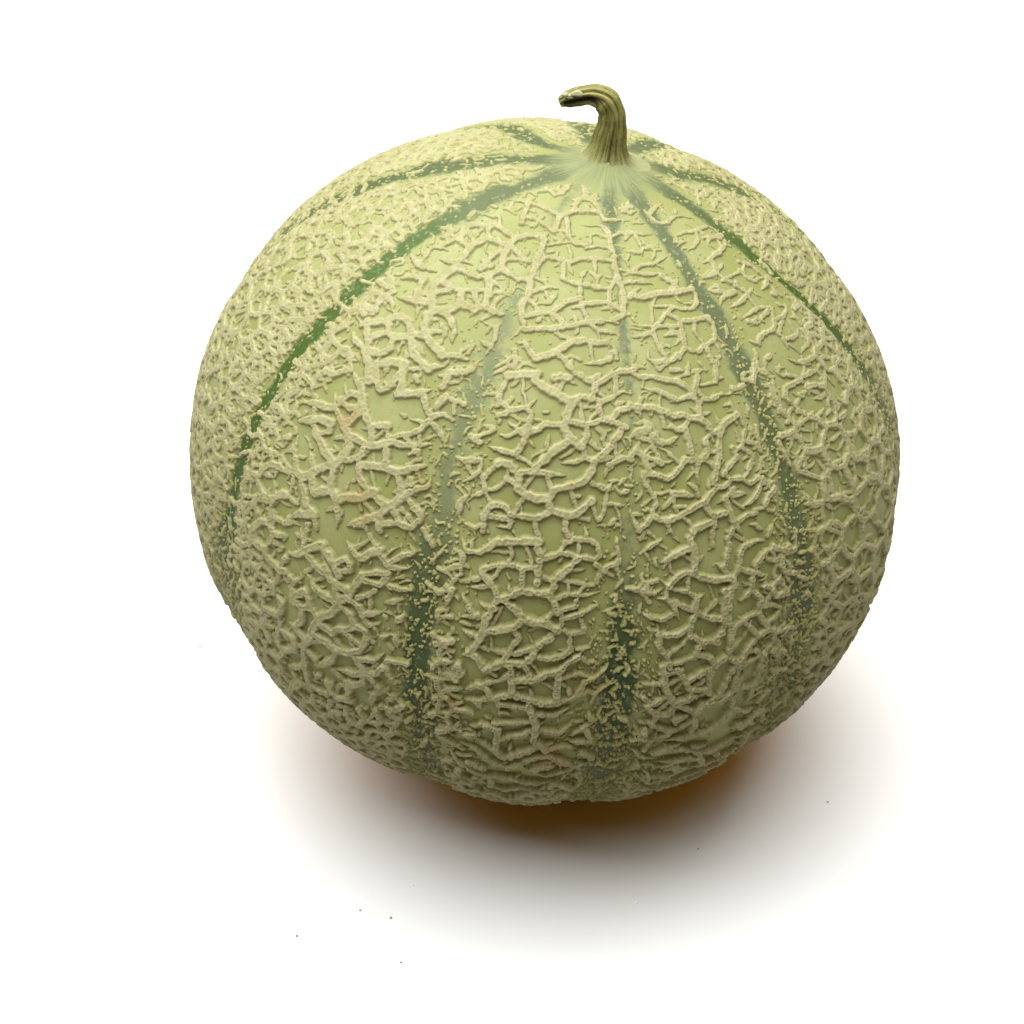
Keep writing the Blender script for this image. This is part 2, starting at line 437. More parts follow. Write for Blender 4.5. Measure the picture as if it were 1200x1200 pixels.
(4,-60.8,16.0,-58.6,15.5,-56.1,14.6),
(5,-73.0,15.1,-72.2,16.4,-71.0,16.9,-69.6,16.6,-67.8,15.9,-66.1,15.5,-64.1,15.4),
(3.5,-70.2,15.9,-70.2,14.6),
(4,-62.7,14.7,-61.1,13.8),
(5,-64.7,14.1,-63.7,13.5,-62.2,13.8),
(4.5,-75.1,16.0,-73.9,15.1,-72.4,14.2,-70.3,14.1,-68.8,13.1,-68.8,11.3,-67.9,10.3,-66.1,9.5,-63.6,8.9),
(2.5,-68.3,13.1,-67.1,13.4),
(5,-64.2,13.6,-63.8,11.3,-63.6,9.2,-63.8,6.8,-64.2,5.4),
(5,-62.9,13.4,-63.2,11.2,-63.1,9.1,-62.2,6.6,-61.8,3.0),
(3.5,-61.4,11.4,-59.9,12.3,-59.5,12.9),
(4.5,-59.1,15.3,-59.2,13.1,-57.2,11.3,-57.5,10.0,-57.3,8.5,-55.9,6.5),
(3.5,-61.8,7.0,-60.5,8.2,-58.2,8.9),
(4.5,-68.6,10.4,-69.2,9.1,-69.1,6.9,-67.0,5.8,-64.8,5.7),
(4,-69.3,8.4,-70.9,7.1,-73.5,7.3),
(3,-69.0,6.7,-70.0,5.5,-70.9,4.1),
(3,-75.4,12.9,-73.6,12.9,-73.3,14.5),
(3.5,-73.5,12.3,-72.0,11.3,-70.8,9.2),
(3.5,-77.4,10.9,-75.9,9.8,-74.0,9.5,-72.3,10.3),
(2.5,-75.8,10.9,-74.0,10.9),
(3.5,-75.6,7.9,-74.0,7.7,-73.9,5.7),
(4,-67.2,5.5,-67.6,3.8,-67.4,2.1),
(4.5,-66.3,3.7,-64.9,2.8,-63.9,1.3,-63.4,-0.9),
(4.5,-63.9,1.6,-62.6,2.4,-61.7,2.5,-60.1,1.1,-58.6,0.5),
(3.5,-61.4,3.7,-60.8,4.6,-59.4,5.1),
(4,-61.8,7.0,-61.7,5.0),
(4,-73.3,5.0,-71.9,3.4,-70.9,2.1),
(3.5,-70.0,2.3,-68.4,3.2),
(4.5,-64.3,1.1,-66.1,0.3,-67.5,-0.8,-68.1,-1.3,-69.3,1.0),
(4,-68.1,-1.3,-67.6,-2.5,-64.3,-3.1,-63.4,-4.3,-64.7,-1.2),
(4.5,-60.7,0.4,-61.0,-1.4,-61.7,-4.0),
(4.5,-59.3,0.2,-59.5,-2.0,-59.2,-4.6),
(4.5,-59.0,0.9,-58.5,3.4,-57.5,4.6,-55.5,5.7,-53.7,5.2),
(3.5,-58.6,0.5,-56.0,1.0,-56.1,2.3,-58.7,2.9),
(4,-53.7,5.2,-53.5,3.1,-54.9,1.7,-54.6,-1.0),
(3.5,-56.7,9.8,-55.0,9.8,-52.9,8.9,-53.8,7.5,-55.3,6.4),
(4,-61.6,-4.6,-63.1,-5.5,-64.6,-7.0),
(4,-61.5,-5.0,-58.8,-5.9,-58.7,-8.4),
(4.5,-72.4,0.4,-71.0,-2.7,-69.1,-4.9,-66.9,-4.8,-66.7,-3.2),
(3.5,-75.1,-1.6,-72.1,-1.8),
(4,-72.4,1.7,-70.1,1.3),
(3,-69.9,-1.4,-69.2,-0.4),
(3.5,-58.7,-5.3,-57.5,-4.2,-54.9,-4.7,-53.0,-3.5),
(3.5,-55.3,-5.1,-54.9,-8.3),
(4,-73.3,-5.7,-71.1,-4.1),
(4,-66.9,-5.7,-64.9,-7.6),
(6,-136.3,28.9,-134.8,27.1,-132.4,25.9,-130.0,24.8,-128.5,22.9,-128.9,21.6,-130.0,19.8),
(5,-129.7,24.9,-127.5,24.8,-125.6,24.8,-123.3,25.9,-121.7,27.0,-119.7,27.1,-115.4,28.9),
(6,-135.5,32.8,-133.7,32.1,-131.4,31.1,-130.3,29.7,-130.0,28.1,-130.5,26.5),
(5,-131.7,35.5,-130.1,33.7,-131.2,33.0,-133.0,32.2),
(5,-130.0,33.5,-128.6,32.7,-127.4,33.4,-126.9,36.0),
(5,-127.1,36.7,-125.1,35.0,-125.1,33.4),
(5,-125.1,33.4,-123.5,34.2,-121.5,35.0,-119.7,36.4),
(4,-120.9,35.0,-119.1,33.5,-117.5,32.3),
(5,-130.0,29.4,-127.7,28.0,-125.9,26.7,-125.2,25.6),
(4.5,-126.4,27.4,-124.4,28.7,-123.8,29.6),
(4.5,-121.1,30.9,-118.9,31.3,-117.8,31.2,-117.3,32.5,-115.7,33.7,-113.5,33.3),
(3.5,-116.8,31.6,-115.1,31.0,-114.1,30.0,-113.1,30.3),
(4,-119.8,29.3,-118.4,29.9,-117.8,31.2),
(3,-117.9,30.0,-117.8,28.7),
(4.5,-134.1,27.7,-132.3,28.0,-130.5,29.1),
(4.5,-134.6,28.2,-133.4,29.7,-132.0,30.2),
(5,-141.7,24.1,-139.0,25.5,-135.9,26.3,-134.2,26.4),
(4,-138.5,25.5,-137.3,23.6),
(6,-140.4,21.7,-137.7,23.2,-135.1,24.5,-133.7,25.4),
(6,-136.0,21.4,-134.1,21.6,-132.4,20.6,-130.2,19.5),
(4,-137.3,22.2,-134.6,22.3,-133.1,23.6,-133.8,24.6),
(5.5,-139.0,20.0,-137.5,17.4,-135.9,15.4,-134.5,15.2,-132.6,17.1,-131.2,18.6,-129.8,19.5),
(4,-135.4,19.5,-133.3,17.7),
(4.5,-126.1,23.5,-126.4,22.5,-127.4,21.6,-129.1,21.0),
(4.5,-126.0,24.3,-125.9,23.2),
(4.5,-126.2,22.1,-124.8,20.0,-123.0,19.2),
(5,-125.5,21.5,-123.2,22.5,-121.3,23.1,-122.3,26.1),
(5.5,-121.3,23.1,-119.1,23.1,-117.3,24.4,-115.0,25.7),
(4.5,-114.0,24.5,-113.8,22.8,-115.6,21.7,-116.9,20.3,-118.8,22.5),
(5.5,-121.6,19.1,-120.1,18.1,-118.8,18.0,-117.6,18.9,-116.9,20.3),
(6,-121.0,20.2,-123.1,17.5,-125.8,16.2,-127.4,15.2),
(5.5,-129.9,19.0,-128.8,16.4,-126.7,14.9,-125.9,12.9,-125.7,11.1),
(6,-132.3,15.9,-131.1,14.1,-130.4,15.2,-128.8,15.7),
(5,-134.3,14.8,-132.8,13.2,-131.9,11.8,-129.6,12.2),
(6,-134.6,8.3,-132.2,10.4,-129.9,11.4,-128.7,9.1),
(5.5,-122.7,14.0,-121.0,15.0,-119.4,16.3,-118.6,17.6),
(5.5,-119.3,16.1,-118.4,13.6),
(4.5,-117.5,18.0,-116.1,16.3,-114.1,16.2,-113.1,18.4,-113.9,19.2,-115.4,19.1),
(4,-115.5,20.2,-114.9,19.1),
(4,-118.8,15.4,-116.4,15.6),
(4.5,-124.3,12.3,-123.3,13.4,-121.0,13.6,-120.4,12.5),
(3,-122.3,16.9,-120.8,16.6),
(3,-118.0,27.5,-115.7,27.2),
(3.5,-118.8,25.9,-117.1,26.8),
(3,-118.2,27.4,-120.3,28.7),
(3.5,-123.7,28.5,-122.7,27.3,-120.9,28.7),
(5.5,-132.9,3.0,-130.5,4.4,-128.5,6.8,-127.4,7.6),
(6,-126.9,7.9,-125.4,6.7,-123.8,5.6,-123.8,4.8),
(5.5,-123.6,10.3,-121.7,9.3,-120.2,8.8,-119.2,10.4,-118.3,11.7),
(4,-120.2,8.8,-119.6,8.3),
(5,-128.7,4.4,-127.3,4.2,-125.7,4.6),
(4,-123.9,7.0,-122.7,7.6,-121.6,7.2,-121.6,6.2,-123.0,4.7),
(5.5,-129.0,2.0,-127.4,1.1,-126.4,0.3,-124.7,0.2,-123.6,0.1,-122.1,0.1),
(5.5,-125.8,3.8,-124.3,3.3,-123.2,3.1,-121.5,3.7),
(5.5,-123.2,3.1,-123.1,1.4,-121.9,0.7,-120.7,2.4,-120.1,4.4,-119.4,6.5),
(5,-130.5,-3.1,-131.6,-4.6),
(5,-130.6,-2.4,-128.4,-1.1,-127.4,-2.1,-127.0,-3.4),
(5,-130.4,-4.2,-128.6,-4.4,-127.0,-3.4,-125.8,-4.1),
(6,-121.8,-0.2,-123.3,-2.4,-125.0,-3.9,-125.9,-6.1,-126.6,-8.9,-128.0,-11.7),
(5,-128.2,-5.0,-128.4,-6.8,-129.8,-8.9,-131.4,-9.1),
(5,-129.8,-9.2,-128.0,-10.1),
(5,-124.5,-5.3,-122.6,-5.9,-122.2,-4.8,-120.5,-3.8,-118.9,-2.2,-120.1,-0.7,-121.3,0.0),
(5,-120.4,1.0,-118.7,1.3,-117.7,-0.2,-116.8,-1.1,-115.1,0.0),
(4.5,-118.7,-1.8,-116.9,-2.5,-116.9,-4.4,-117.9,-6.6),
(5.5,-125.2,-8.0,-123.2,-8.3,-121.6,-8.5,-119.6,-7.9,-117.9,-6.9),
(3.5,-126.8,-10.6,-124.0,-8.8),
(3.5,-122.1,-5.9,-120.6,-7.3),
(4,-120.6,-4.7,-118.5,-5.3),
(4.5,-127.5,-11.9,-125.7,-13.0,-125.2,-13.9),
(5,-126.4,-15.1,-124.0,-13.1,-122.3,-11.1,-121.9,-9.2),
(4.5,-119.7,-9.2,-117.5,-7.9,-115.1,-7.2,-113.9,-5.4),
(5,-122.1,-13.1,-119.9,-12.1,-117.9,-11.5,-116.6,-10.1,-117.7,-8.9),
(5,-128.1,-12.0,-128.0,-15.2,-127.8,-18.5,-127.8,-20.4),
(5,-132.6,-19.7,-128.7,-16.4),
(4.5,-128.1,-21.7,-125.4,-20.8,-123.5,-20.1,-123.7,-17.0),
(5,-122.8,-16.3,-122.0,-19.8,-119.6,-18.9),
(5,-118.9,-14.8,-119.0,-18.5),
(5,-119.1,-14.2,-116.8,-12.8,-116.6,-10.4),
(4.5,-117.7,11.3,-115.7,9.4,-114.1,9.6,-112.5,10.7),
(4,-115.5,10.6,-114.2,11.8,-112.6,12.9,-113.8,13.8),
(3.5,-116.9,9.5,-118.5,10.5),
(4.5,-118.6,5.6,-117.3,6.0,-116.3,6.2,-115.6,8.0,-115.5,8.5),
(4,-115.4,6.2,-113.5,6.5,-111.6,7.2,-112.2,7.9),
(4,-115.4,3.2,-114.0,4.3,-112.3,5.3),
(4,-117.2,1.1,-115.4,1.7),
(4.5,-113.0,0.4,-112.2,2.3,-111.9,3.0),
(4,-115.1,-2.9,-113.4,-1.6),
(4,-116.3,-14.8,-114.7,-14.3,-112.6,-12.3),
(4.5,-114.7,-14.6,-115.3,-17.5),
(4,-119.4,6.7,-117.2,7.8,-115.5,8.5),
(5,-146.5,52.3,-142.9,51.9,-139.2,51.8,-135.1,52.6),
(5.5,-137.9,54.4,-134.8,55.0,-132.9,55.7,-133.0,57.7,-133.2,59.7),
(6,-132.2,55.3,-132.2,53.7,-132.3,52.1,-132.7,50.4,-130.7,48.3,-128.7,47.0),
(4.5,-131.7,51.7,-129.0,51.8,-126.1,52.1),
(5,-126.0,52.0,-124.2,50.0,-124.9,48.4,-127.3,47.6,-128.7,47.0),
(5,-124.0,49.8,-121.9,50.2),
(4,-134.4,47.6,-132.6,49.0,-130.5,49.8,-127.6,51.1),
(5,-136.3,50.2,-134.7,47.8),
(5,-141.5,48.5,-139.1,49.9,-136.6,50.4),
(5.5,-138.8,45.7,-136.2,46.3,-133.4,46.9,-131.4,47.4,-130.9,48.8),
(6,-129.5,45.9,-128.1,44.3,-126.5,43.0,-123.8,42.2,-120.8,41.5),
(5,-128.9,46.1,-127.1,47.4,-124.2,47.3,-121.6,45.8,-120.6,43.8),
(5,-135.9,42.4,-134.4,43.6,-132.0,43.8,-129.8,42.5,-129.2,42.0,-127.6,42.6),
(5.5,-129.0,41.8,-126.9,40.0,-125.3,39.4,-122.3,39.0),
(5,-135.9,42.1,-134.0,40.5,-132.1,40.3,-129.0,41.8),
(4.5,-139.9,40.0,-137.6,41.0,-136.0,41.8,-134.6,43.8),
(5,-141.0,39.2,-138.3,38.8,-136.3,37.6,-135.9,36.5),
(5,-136.7,37.9,-135.4,39.3,-133.8,40.3),
(4,-141.5,37.5,-139.0,36.6,-136.7,36.1),
(5,-135.7,36.3,-132.6,37.1,-131.3,38.5,-132.4,39.9),
(6,-135.5,36.1,-133.3,34.8,-131.6,33.8),
(6,-132.1,35.8,-130.2,36.9,-127.3,37.3),
(5,-127.0,38.5,-126.6,36.9,-125.3,35.2),
(4,-122.1,38.8,-119.8,40.1),
(4,-139.0,59.7,-140.1,58.1,-141.9,56.6),
(3,-143.0,55.4,-141.1,56.2,-137.8,56.5),
(3.5,-140.7,53.2,-143.0,55.4),
(4,-120.6,41.6,-117.6,42.6,-115.7,42.7),
(3,-147.3,48.7,-148.5,49.4,-146.4,50.9,-145.0,50.5,-146.4,49.1),
(5,-96.0,-11.6,-94.7,-13.0,-94.3,-18.2,-92.9,-20.0,-89.3,-16.8,-88.1,-15.1),
(5,-90.6,-7.4,-89.3,-10.4,-89.0,-14.0,-86.7,-16.2),
(4,-99.2,-14.6,-97.1,-12.6,-95.4,-13.2),
(4,-93.6,-15.2,-90.8,-13.2,-89.2,-11.0),
(3.5,-94.6,-11.2,-92.3,-11.1,-90.5,-10.1),
(4,-88.7,-11.5,-85.5,-12.1,-83.7,-9.5),
(4,-90.1,-8.4,-87.0,-8.3,-84.8,-6.4),
(3.5,-83.8,-13.1,-82.0,-10.5,-80.1,-8.7),
(4,-97.7,-16.7,-95.6,-17.9,-94.0,-20.4),
(4,-100.4,-19.2,-97.4,-19.4,-94.6,-22.2,-91.6,-22.9),
(4.5,-91.6,-22.9,-88.6,-18.8,-86.0,-17.5,-82.4,-19.2),
(4,-89.1,-23.0,-85.5,-23.9,-81.0,-21.5),
(4,-92.0,-25.8,-88.2,-27.7,-84.9,-26.8,-82.2,-25.3),
(4,-96.7,-26.9,-93.1,-27.3,-90.2,-26.2),
(4,-87.8,-29.9,-83.8,-31.5,-80.5,-29.6),
(4,-94.9,-31.9,-91.1,-32.7,-87.8,-29.9),
(4,-101.9,-21.5,-100.0,-24.7,-97.2,-27.1),
(4,-86.7,-16.2,-84.1,-15.1,-81.6,-15.5),
(3.5,-84.1,-18.6,-81.2,-20.7,-78.5,-19.7),
(4,-72.0,-9.3,-71.2,-6.1,-69.7,-4.2),
(4,-70.4,-13.1,-68.2,-12.1,-65.6,-10.8),
(4,-68.5,-17.4,-66.0,-15.8,-64.1,-14.8),
(4,-65.9,-22.8,-64.0,-20.8,-62.0,-19.7),
(3.5,-73.5,-15.4,-69.8,-18.7,-67.3,-18.4),
(4,-69.7,-23.8,-64.8,-28.2,-61.8,-26.1),
(5,-73.1,-5.7,-71.4,-7.2,-69.6,-7.4,-69.0,-5.6,-71.2,-0.7),
(4,-71.3,-10.1,-68.4,-11.4,-66.8,-10.7,-65.3,-9.4),
(5,-69.1,-5.1,-67.0,-6.3,-64.8,-7.6,-64.2,-5.9,-61.1,-6.1),
(4.5,-64.8,-7.6,-64.0,-12.2),
(4,-66.9,-4.1,-64.9,-3.6,-64.1,-2.4),
(5,-61.1,-6.1,-59.3,-4.3,-57.9,-1.3),
(4.5,-62.5,-13.1,-60.3,-12.7,-58.7,-10.5,-57.9,-8.3,-54.6,-10.4,-51.9,-10.4),
(4,-68.2,-14.1,-65.4,-13.5,-62.5,-13.1),
(4.5,-62.8,-17.1,-59.6,-18.7,-56.8,-19.1,-54.5,-17.5,-52.2,-16.7),
(4,-69.6,-17.4,-67.7,-16.5,-64.6,-16.6,-62.8,-17.1),
(4.5,-67.3,-20.5,-64.4,-19.8,-61.9,-19.3,-58.3,-21.2),
(4.5,-60.1,-18.5,-55.9,-24.6,-57.7,-26.2),
(4,-65.5,-24.8,-61.3,-25.4,-59.0,-23.9),
(4.5,-55.3,-23.3,-51.6,-23.7,-49.2,-22.9,-45.2,-22.5),
(4,-61.2,-30.3,-57.5,-30.1,-55.2,-28.4,-49.6,-30.3),
(4,-62.7,-33.2,-54.6,-38.6,-51.7,-37.0,-48.9,-35.3),
(3.5,-68.9,-22.3,-66.0,-25.5,-64.6,-29.8),
(4,-64.4,0.5,-64.1,-2.4),
(4,-55.3,-1.5,-55.3,-5.4,-52.0,-6.0),
]
WARM = [(-133.6, 45.1, 14), (-113.7, 24.4, 26), (-106.2, -11.4, 22), (-102.5, -10.2, 16), (-102.6, -23.8, 16), (-131.4, 26.8, 22), (-82.9, -1.7, 30), (-123.7, 16.3, 30), (-86.3, -17.7, 40)]
STEM_PTS = [(0.01183, 0.00213, 0.14019), (0.01213, 0.00213, 0.14308), (0.01258, 0.00213, 0.14653), (0.01302, 0.00213, 0.15034), (0.01279, 0.00213, 0.15336), (0.01138, 0.00213, 0.15579), (0.00881, 0.00213, 0.15671), (0.00610, 0.00213, 0.15632), (0.00406, 0.00213, 0.15574), (0.00253, 0.00213, 0.15517)]
STEM_RAD = [0.01029, 0.00515, 0.00340, 0.00276, 0.00257, 0.00239, 0.00202, 0.00184, 0.00156, 0.00101]
SPLIT_ANGLE = -0.5
FLAKES = [((0.00590, 0.00053, 0.15784), 0.00091, (1.2, 0.7, 0.8), 0), ((0.00438, 0.00053, 0.15727), 0.00066, (1.6, 0.6, 0.6), 1), ((0.00353, 0.00053, 0.15745), 0.00066, (0.9, 0.7, 1.1), 2)]
CRUMBS = [
 (-0.05084, -0.07301, 0.000281, 1, "dark speck lying by itself on the white surface, leftmost of the dark specks"),
 (-0.03154, -0.06723, 0.000298, 1, "largest dark speck on the white surface in front of the melon"),
 (-0.03813, -0.06492, 0.000215, 1, "small dark speck just left of the largest dark speck on the surface"),
 (-0.02878, -0.08071, 0.000232, 1, "dark speck nearest the front of the white surface, at the bottom of the photo"),
 (0.03388, -0.04425, 0.000199, 1, "tiny dark speck in the right edge of the brown shadow under the melon"),
 (0.06317, -0.02807, 0.000215, 1, "dark speck on bare white surface right of the shadow, rightmost of the specks"),
 (-0.02732, -0.05669, 0.000248, 0, "pale grey speck lying between the brown shadow and the dark specks"),
 (0.02001, -0.06174, 0.000281, 0, "pale tan speck just in front of the brown shadow's front edge"),
 (-0.08156, 0.02765, 0.000381, 0, "larger pale crumb on the white surface beside the melon's left edge"),
 (-0.08711, 0.03752, 0.000265, 0, "smaller pale crumb farthest left on the white surface, left of the melon")]
HAIRS = [(-102.6, -38.0), (-101.6, -39.9), (-100.2, -37.6), (-94.4, -39.8), (-93.0, -40.5), (-90.0, -39.8), (-73.7, -37.3), (-72.0, -38.7), (-71.5, -37.1), (-64.4, -37.4), (-81.4, -38.2)]

# ------------------------------------------------------------------ the melon: frame and stripes
PX = R / 411.0 / R                         # one photo pixel as an angle on the unit sphere (rad)
AXIS = Vector((0.1710, 0.0120, 0.9852)).normalized()
fx = Vector((0, 1, 0)).cross(AXIS).normalized()
fy = AXIS.cross(fx)
BT = Matrix((fx, fy, AXIS)).transposed()   # melon -> world rotation
B = np.array(BT.transposed())

# every stripe: (lat, lon, half width deg, how dark 0..1, how vivid green 0..1, visibility 0..1)
STRIPES = [
 [(85,-150,2.52,0.35,0,0.8),(72,-149,2.688,0.45,0.1,1),(63,-150,2.52,0.5,0.3,1),(55,-150,1.82,0.8,0.9,1),(45,-149,2.2,0.9,1,1),(30,-149.5,1.9,0.95,1,1),(16,-150,1.8,0.9,0.9,1),(3,-149,1.8,0.95,0.7,1),(-8,-149,4.608,0.8,0.3,1),(-25,-153,6.72,0.6,0.1,1),(-60,-153,7.68,0.5,0.1,1)],
 [(85,-122,2.4,0.16,0.2,0.5),(75,-119,1.8,0.16,0.4,0.5),(62,-112,1.8,0.16,0.1,0.4),(50,-112,2.4,0.16,0,0.6),(38,-111.5,2.64,0.16,0,0.75),(27,-111.5,2.64,0.16,0,0.65),(18,-110,3,0.16,0,0.75),(8,-110,2.7,0.7,0.2,1),(-3,-109,2.8,0.85,0.3,1),(-15,-107,3,0.85,0.2,1),(-30,-106,3.3,0.8,0.15,1),(-60,-106,4.32,0.6,0.1,1)],
 [(85,-88,2.4,.45,0,.8),(70,-86,2.04,.4,0,.7),(58,-84,1.68,.4,0,.6),(50,-82.5,1.32,.35,0,.5),(40,-81.5,1.68,.2,0,.35),(25,-80.5,2.4,.2,0,.35),(14,-79.5,2.88,.35,.1,.5),(5,-79,3.12,.9,.2,1),(-3,-78,3.6,1,.15,1),(-12,-77,3.36,.8,.1,1),(-30,-73,3.84,.55,.05,1),(-60,-73,4.08,.5,0,1)],
 [(85,-61,2.28,0.34,0,0.9),(72,-59,1.824,0.408,0,1),(60,-57,1.938,0.408,0,1),(50,-54,2.394,0.34,0,1),(39,-52,2.28,0.408,0.1,1),(28,-50,2.394,0.442,0.2,1),(15,-48,2.508,0.408,0.15,1),(5,-47,3.6936,0.6,0.1,1),(-6,-46,4.0014,0.6,0,1),(-25,-41,4.617,0.6,0,1),(-60,-38,4.617,0.6,0,1)],
 [(85,-14,2.4,.5,0,.9),(77,-22,2.4,.55,.1,1),(69,-25,2.4,.7,.4,1),(62,-24,1.7,.9,.9,1),(52,-20,1.5,.95,1,1),(45,-17,1.6,.8,.7,1),(35,-14,2.4,.6,.3,1),(20,-10,3.0,.5,.1,1),(-10,-8,3.6,.5,0,1),(-60,-8,3.6,.5,0,1)],
 [(85,30,2.4,.5,0,.9),(77,20,2.64,.55,0,1),(66,23,3.12,.6,.3,1),(56,26,3.12,.5,0,1),(45,18,3.36,.45,0,1),(20,18,3.6,.5,0,1),(-60,20,3.6,.5,0,1)],
 [(85,65,2.4,.4,0,.8),(70,63,2.88,.55,0,1),(40,60,3.6,.5,.2,1),(-60,58,3.6,.5,.1,1)],
 [(85,102,2.4,.4,0,.8),(74,98,2.88,.55,0,1),(40,96,3.6,.5,.2,1),(-60,95,3.6,.5,.1,1)],
 [(85,150,2.4,.4,0,.8),(76,143,2.88,.55,0,1),(66,132,2.88,.5,0,1),(55,134,3.12,.4,0,.8),(30,134,3.6,.5,.2,1),(-60,132,3.6,.5,.1,1)],
 [(85,177,2.4,.45,0,.9),(74,177,3.12,.55,0,1),(66,178,3.12,.6,.1,1),(55,176,2.64,.65,.1,1),(45,173,2.64,.6,0,1),(30,170,2.88,.5,0,1),(0,168,3.6,.5,0,1),(-60,168,3.6,.5,0,1)],
]
NS = len(STRIPES)

def stripe_fields(D):
    """D (...,3) unit vectors -> nearest stripe index, signed distance to its line (deg of arc),
    and that stripe's half width, darkness, vividness, visibility there."""
    lat = np.degrees(np.arcsin(np.clip(D[..., 2], -1, 1)))
    lon = np.degrees(np.arctan2(D[..., 1], D[..., 0]))
    cl = np.cos(np.radians(lat))
    best = np.full(lat.shape, 1e9); out = [np.zeros(lat.shape) for _ in range(6)]
    for k, tab in enumerate(STRIPES):
        t = np.array(tab)[::-1]
        d = (lon - np.interp(lat, t[:, 0], t[:, 1]) + 180) % 360 - 180
        d = d * cl
        c = np.abs(d) < best
        best = np.where(c, np.abs(d), best)
        out[0] = np.where(c, k, out[0]); out[1] = np.where(c, d, out[1])
        for q in range(4):
            out[2 + q] = np.where(c, np.interp(lat, t[:, 0], t[:, 2 + q]), out[2 + q])
    return lat, lon, out

_lat = rng.random((4, 32, 32, 32)).astype(np.float32)
def vnoise(X, scale, ch=0):
    """smooth value noise, 0..1, of points X (...,3)"""
    p = X * scale + 50.3
    i = np.floor(p).astype(np.int64); f = (p - i).astype(np.float32)
    f = f * f * (3 - 2 * f); L = _lat[ch]; r = 0
    for a in (0, 1):
        for b in (0, 1):
            for c in (0, 1):
                w = (f[..., 0] if a else 1 - f[..., 0]) * (f[..., 1] if b else 1 - f[..., 1]) * (f[..., 2] if c else 1 - f[..., 2])
                r = r + w * L[(i[..., 0] + a) % 32, (i[..., 1] + b) % 32, (i[..., 2] + c) % 32]
    return r

POLAR = 0.942
def body_radius(D, fields=None):
    """distance of the bare rind from the melon's centre (in R) in direction D"""
    lat, lon, s = fields if fields is not None else stripe_fields(D)
    r = 1.0 / np.sqrt(D[..., 0] ** 2 + D[..., 1] ** 2 + (D[..., 2] / POLAR) ** 2)
    groove = np.exp(-(s[1] / 6.0) ** 2) * np.clip(np.cos(np.radians(lat)) * 1.3 - 0.2, 0, 1)
    r = r - 0.011 * groove
    ang = 90 - lat                          # a low cone that rises into the stem
    r = r + 0.030 * np.exp(-(ang / 4.6) ** 2) - 0.006 * np.exp(-((ang - 13) / 6.0) ** 2)
    r = r + 0.012 * (vnoise(D, 2.3, 1) - 0.5) + 0.004 * (vnoise(D, 7.0, 2) - 0.5)
    return r

def cube_face(n, u, v, N):
    a = np.tan(np.linspace(-math.pi / 4, math.pi / 4, N + 1))
    A, Bv = np.meshgrid(a, a, indexing='ij')
    X = n + A[..., None] * u + Bv[..., None] * v
    return X / np.linalg.norm(X, axis=-1, keepdims=True)
_c = np.array(cam.location - CENTRE); F0 = B @ (_c / np.linalg.norm(_c))    # front, in the melon's frame
U0 = B @ np.array([1.0, 0, 0]); U0 -= F0 * (U0 @ F0); U0 /= np.linalg.norm(U0)
V0 = np.cross(F0, U0)
CUBE = [(F0, U0, V0), (U0, V0, F0), (-U0, F0, V0), (V0, F0, U0), (-V0, U0, F0), (-F0, V0, U0)]

def grid_faces(N, off=0):
    i = np.arange(N)[:, None] * (N + 1) + np.arange(N)[None, :]
    return np.stack([i, i + N + 1, i + N + 2, i + 1], -1).reshape(-1, 4) + off

def weld(V, Fc):
    key = np.round(V * 2e6).astype(np.int64)
    h = key[:, 0] * 73856093 ^ key[:, 1] * 19349663 ^ key[:, 2] * 83492791
    _, idx, inv = np.unique(h, return_index=True, return_inverse=True)
    return idx, inv[Fc]

def normals_of(V, Fc):
    n = np.cross(V[Fc[:, 2]] - V[Fc[:, 0]], V[Fc[:, 3]] - V[Fc[:, 1]])
    out = np.zeros_like(V)
    for k in range(4):
        for c in range(3):
            out[:, c] += np.bincount(Fc[:, k], n[:, c], len(V))
    return out / np.maximum(np.linalg.norm(out, axis=1, keepdims=True), 1e-20)
# ------------------------------------------------------------------ rind
m = Nodes("rind_skin"); m.k = 0.29
co = m.obj()
pol = m.attr("polar", True)
st, dark, vivid = m.attr("stripe"), m.attr("dark"), m.attr("vivid")
crown, under = m.attr("crown"), m.attr("under")
n1 = m.noise(co, 60, 5, 0.6); n2 = m.noise(co, 330, 4, 0.6); n3 = m.noise(co, 900, 3, 0.6)
streak = m.noise(pol, 5.5, 5, 0.65)
base = m.mix(m.step(n1, 0.35, 0.68), (0.375, 0.392, 0.12), (0.45, 0.462, 0.19))
base = m.mix(m.math('MULTIPLY', m.step(n2, 0.5, 0.75), 0.35), base, (0.37, 0.42, 0.19))
base = m.mix(m.math('MULTIPLY', m.step(n3, 0.5, 0.68), 0.30), base, (0.30, 0.325, 0.095))          # pores
base = m.mix(m.math('MULTIPLY', m.step(streak, 0.5, 0.7), 0.35), base, (0.36, 0.41, 0.17))
# grey-green flush spreading from the stripes, then the stripe itself, mottled
edge = m.math('ADD', st, m.math('MULTIPLY', m.math('SUBTRACT', n2, 0.5), 1.0))
edge = m.math('ADD', edge, m.math('MULTIPLY', m.math('SUBTRACT', n3, 0.5), 0.7))
edge = m.math('ADD', edge, m.math('MULTIPLY', m.math('SUBTRACT', m.noise(co, 170, 3), 0.5), 0.55))
edge = m.math('ADD', edge, m.math('MULTIPLY', m.math('SUBTRACT', streak, 0.5), 0.5))
base = m.mix(m.math('MULTIPLY', m.step(edge, 0.12, 0.70), 0.85), base, (0.305, 0.335, 0.145))
core = m.mix(vivid, m.mix(dark, (0.215, 0.25, 0.115), (0.045, 0.07, 0.014)), m.mix(dark, (0.16, 0.24, 0.05), (0.065, 0.125, 0.012)))
corefac = m.math('MULTIPLY', m.step(edge, 0.40, 0.80), m.step(m.math('ADD', dark, m.math('MULTIPLY', n1, 0.5)), 0.15, 0.6))
base = m.mix(corefac, base, core)
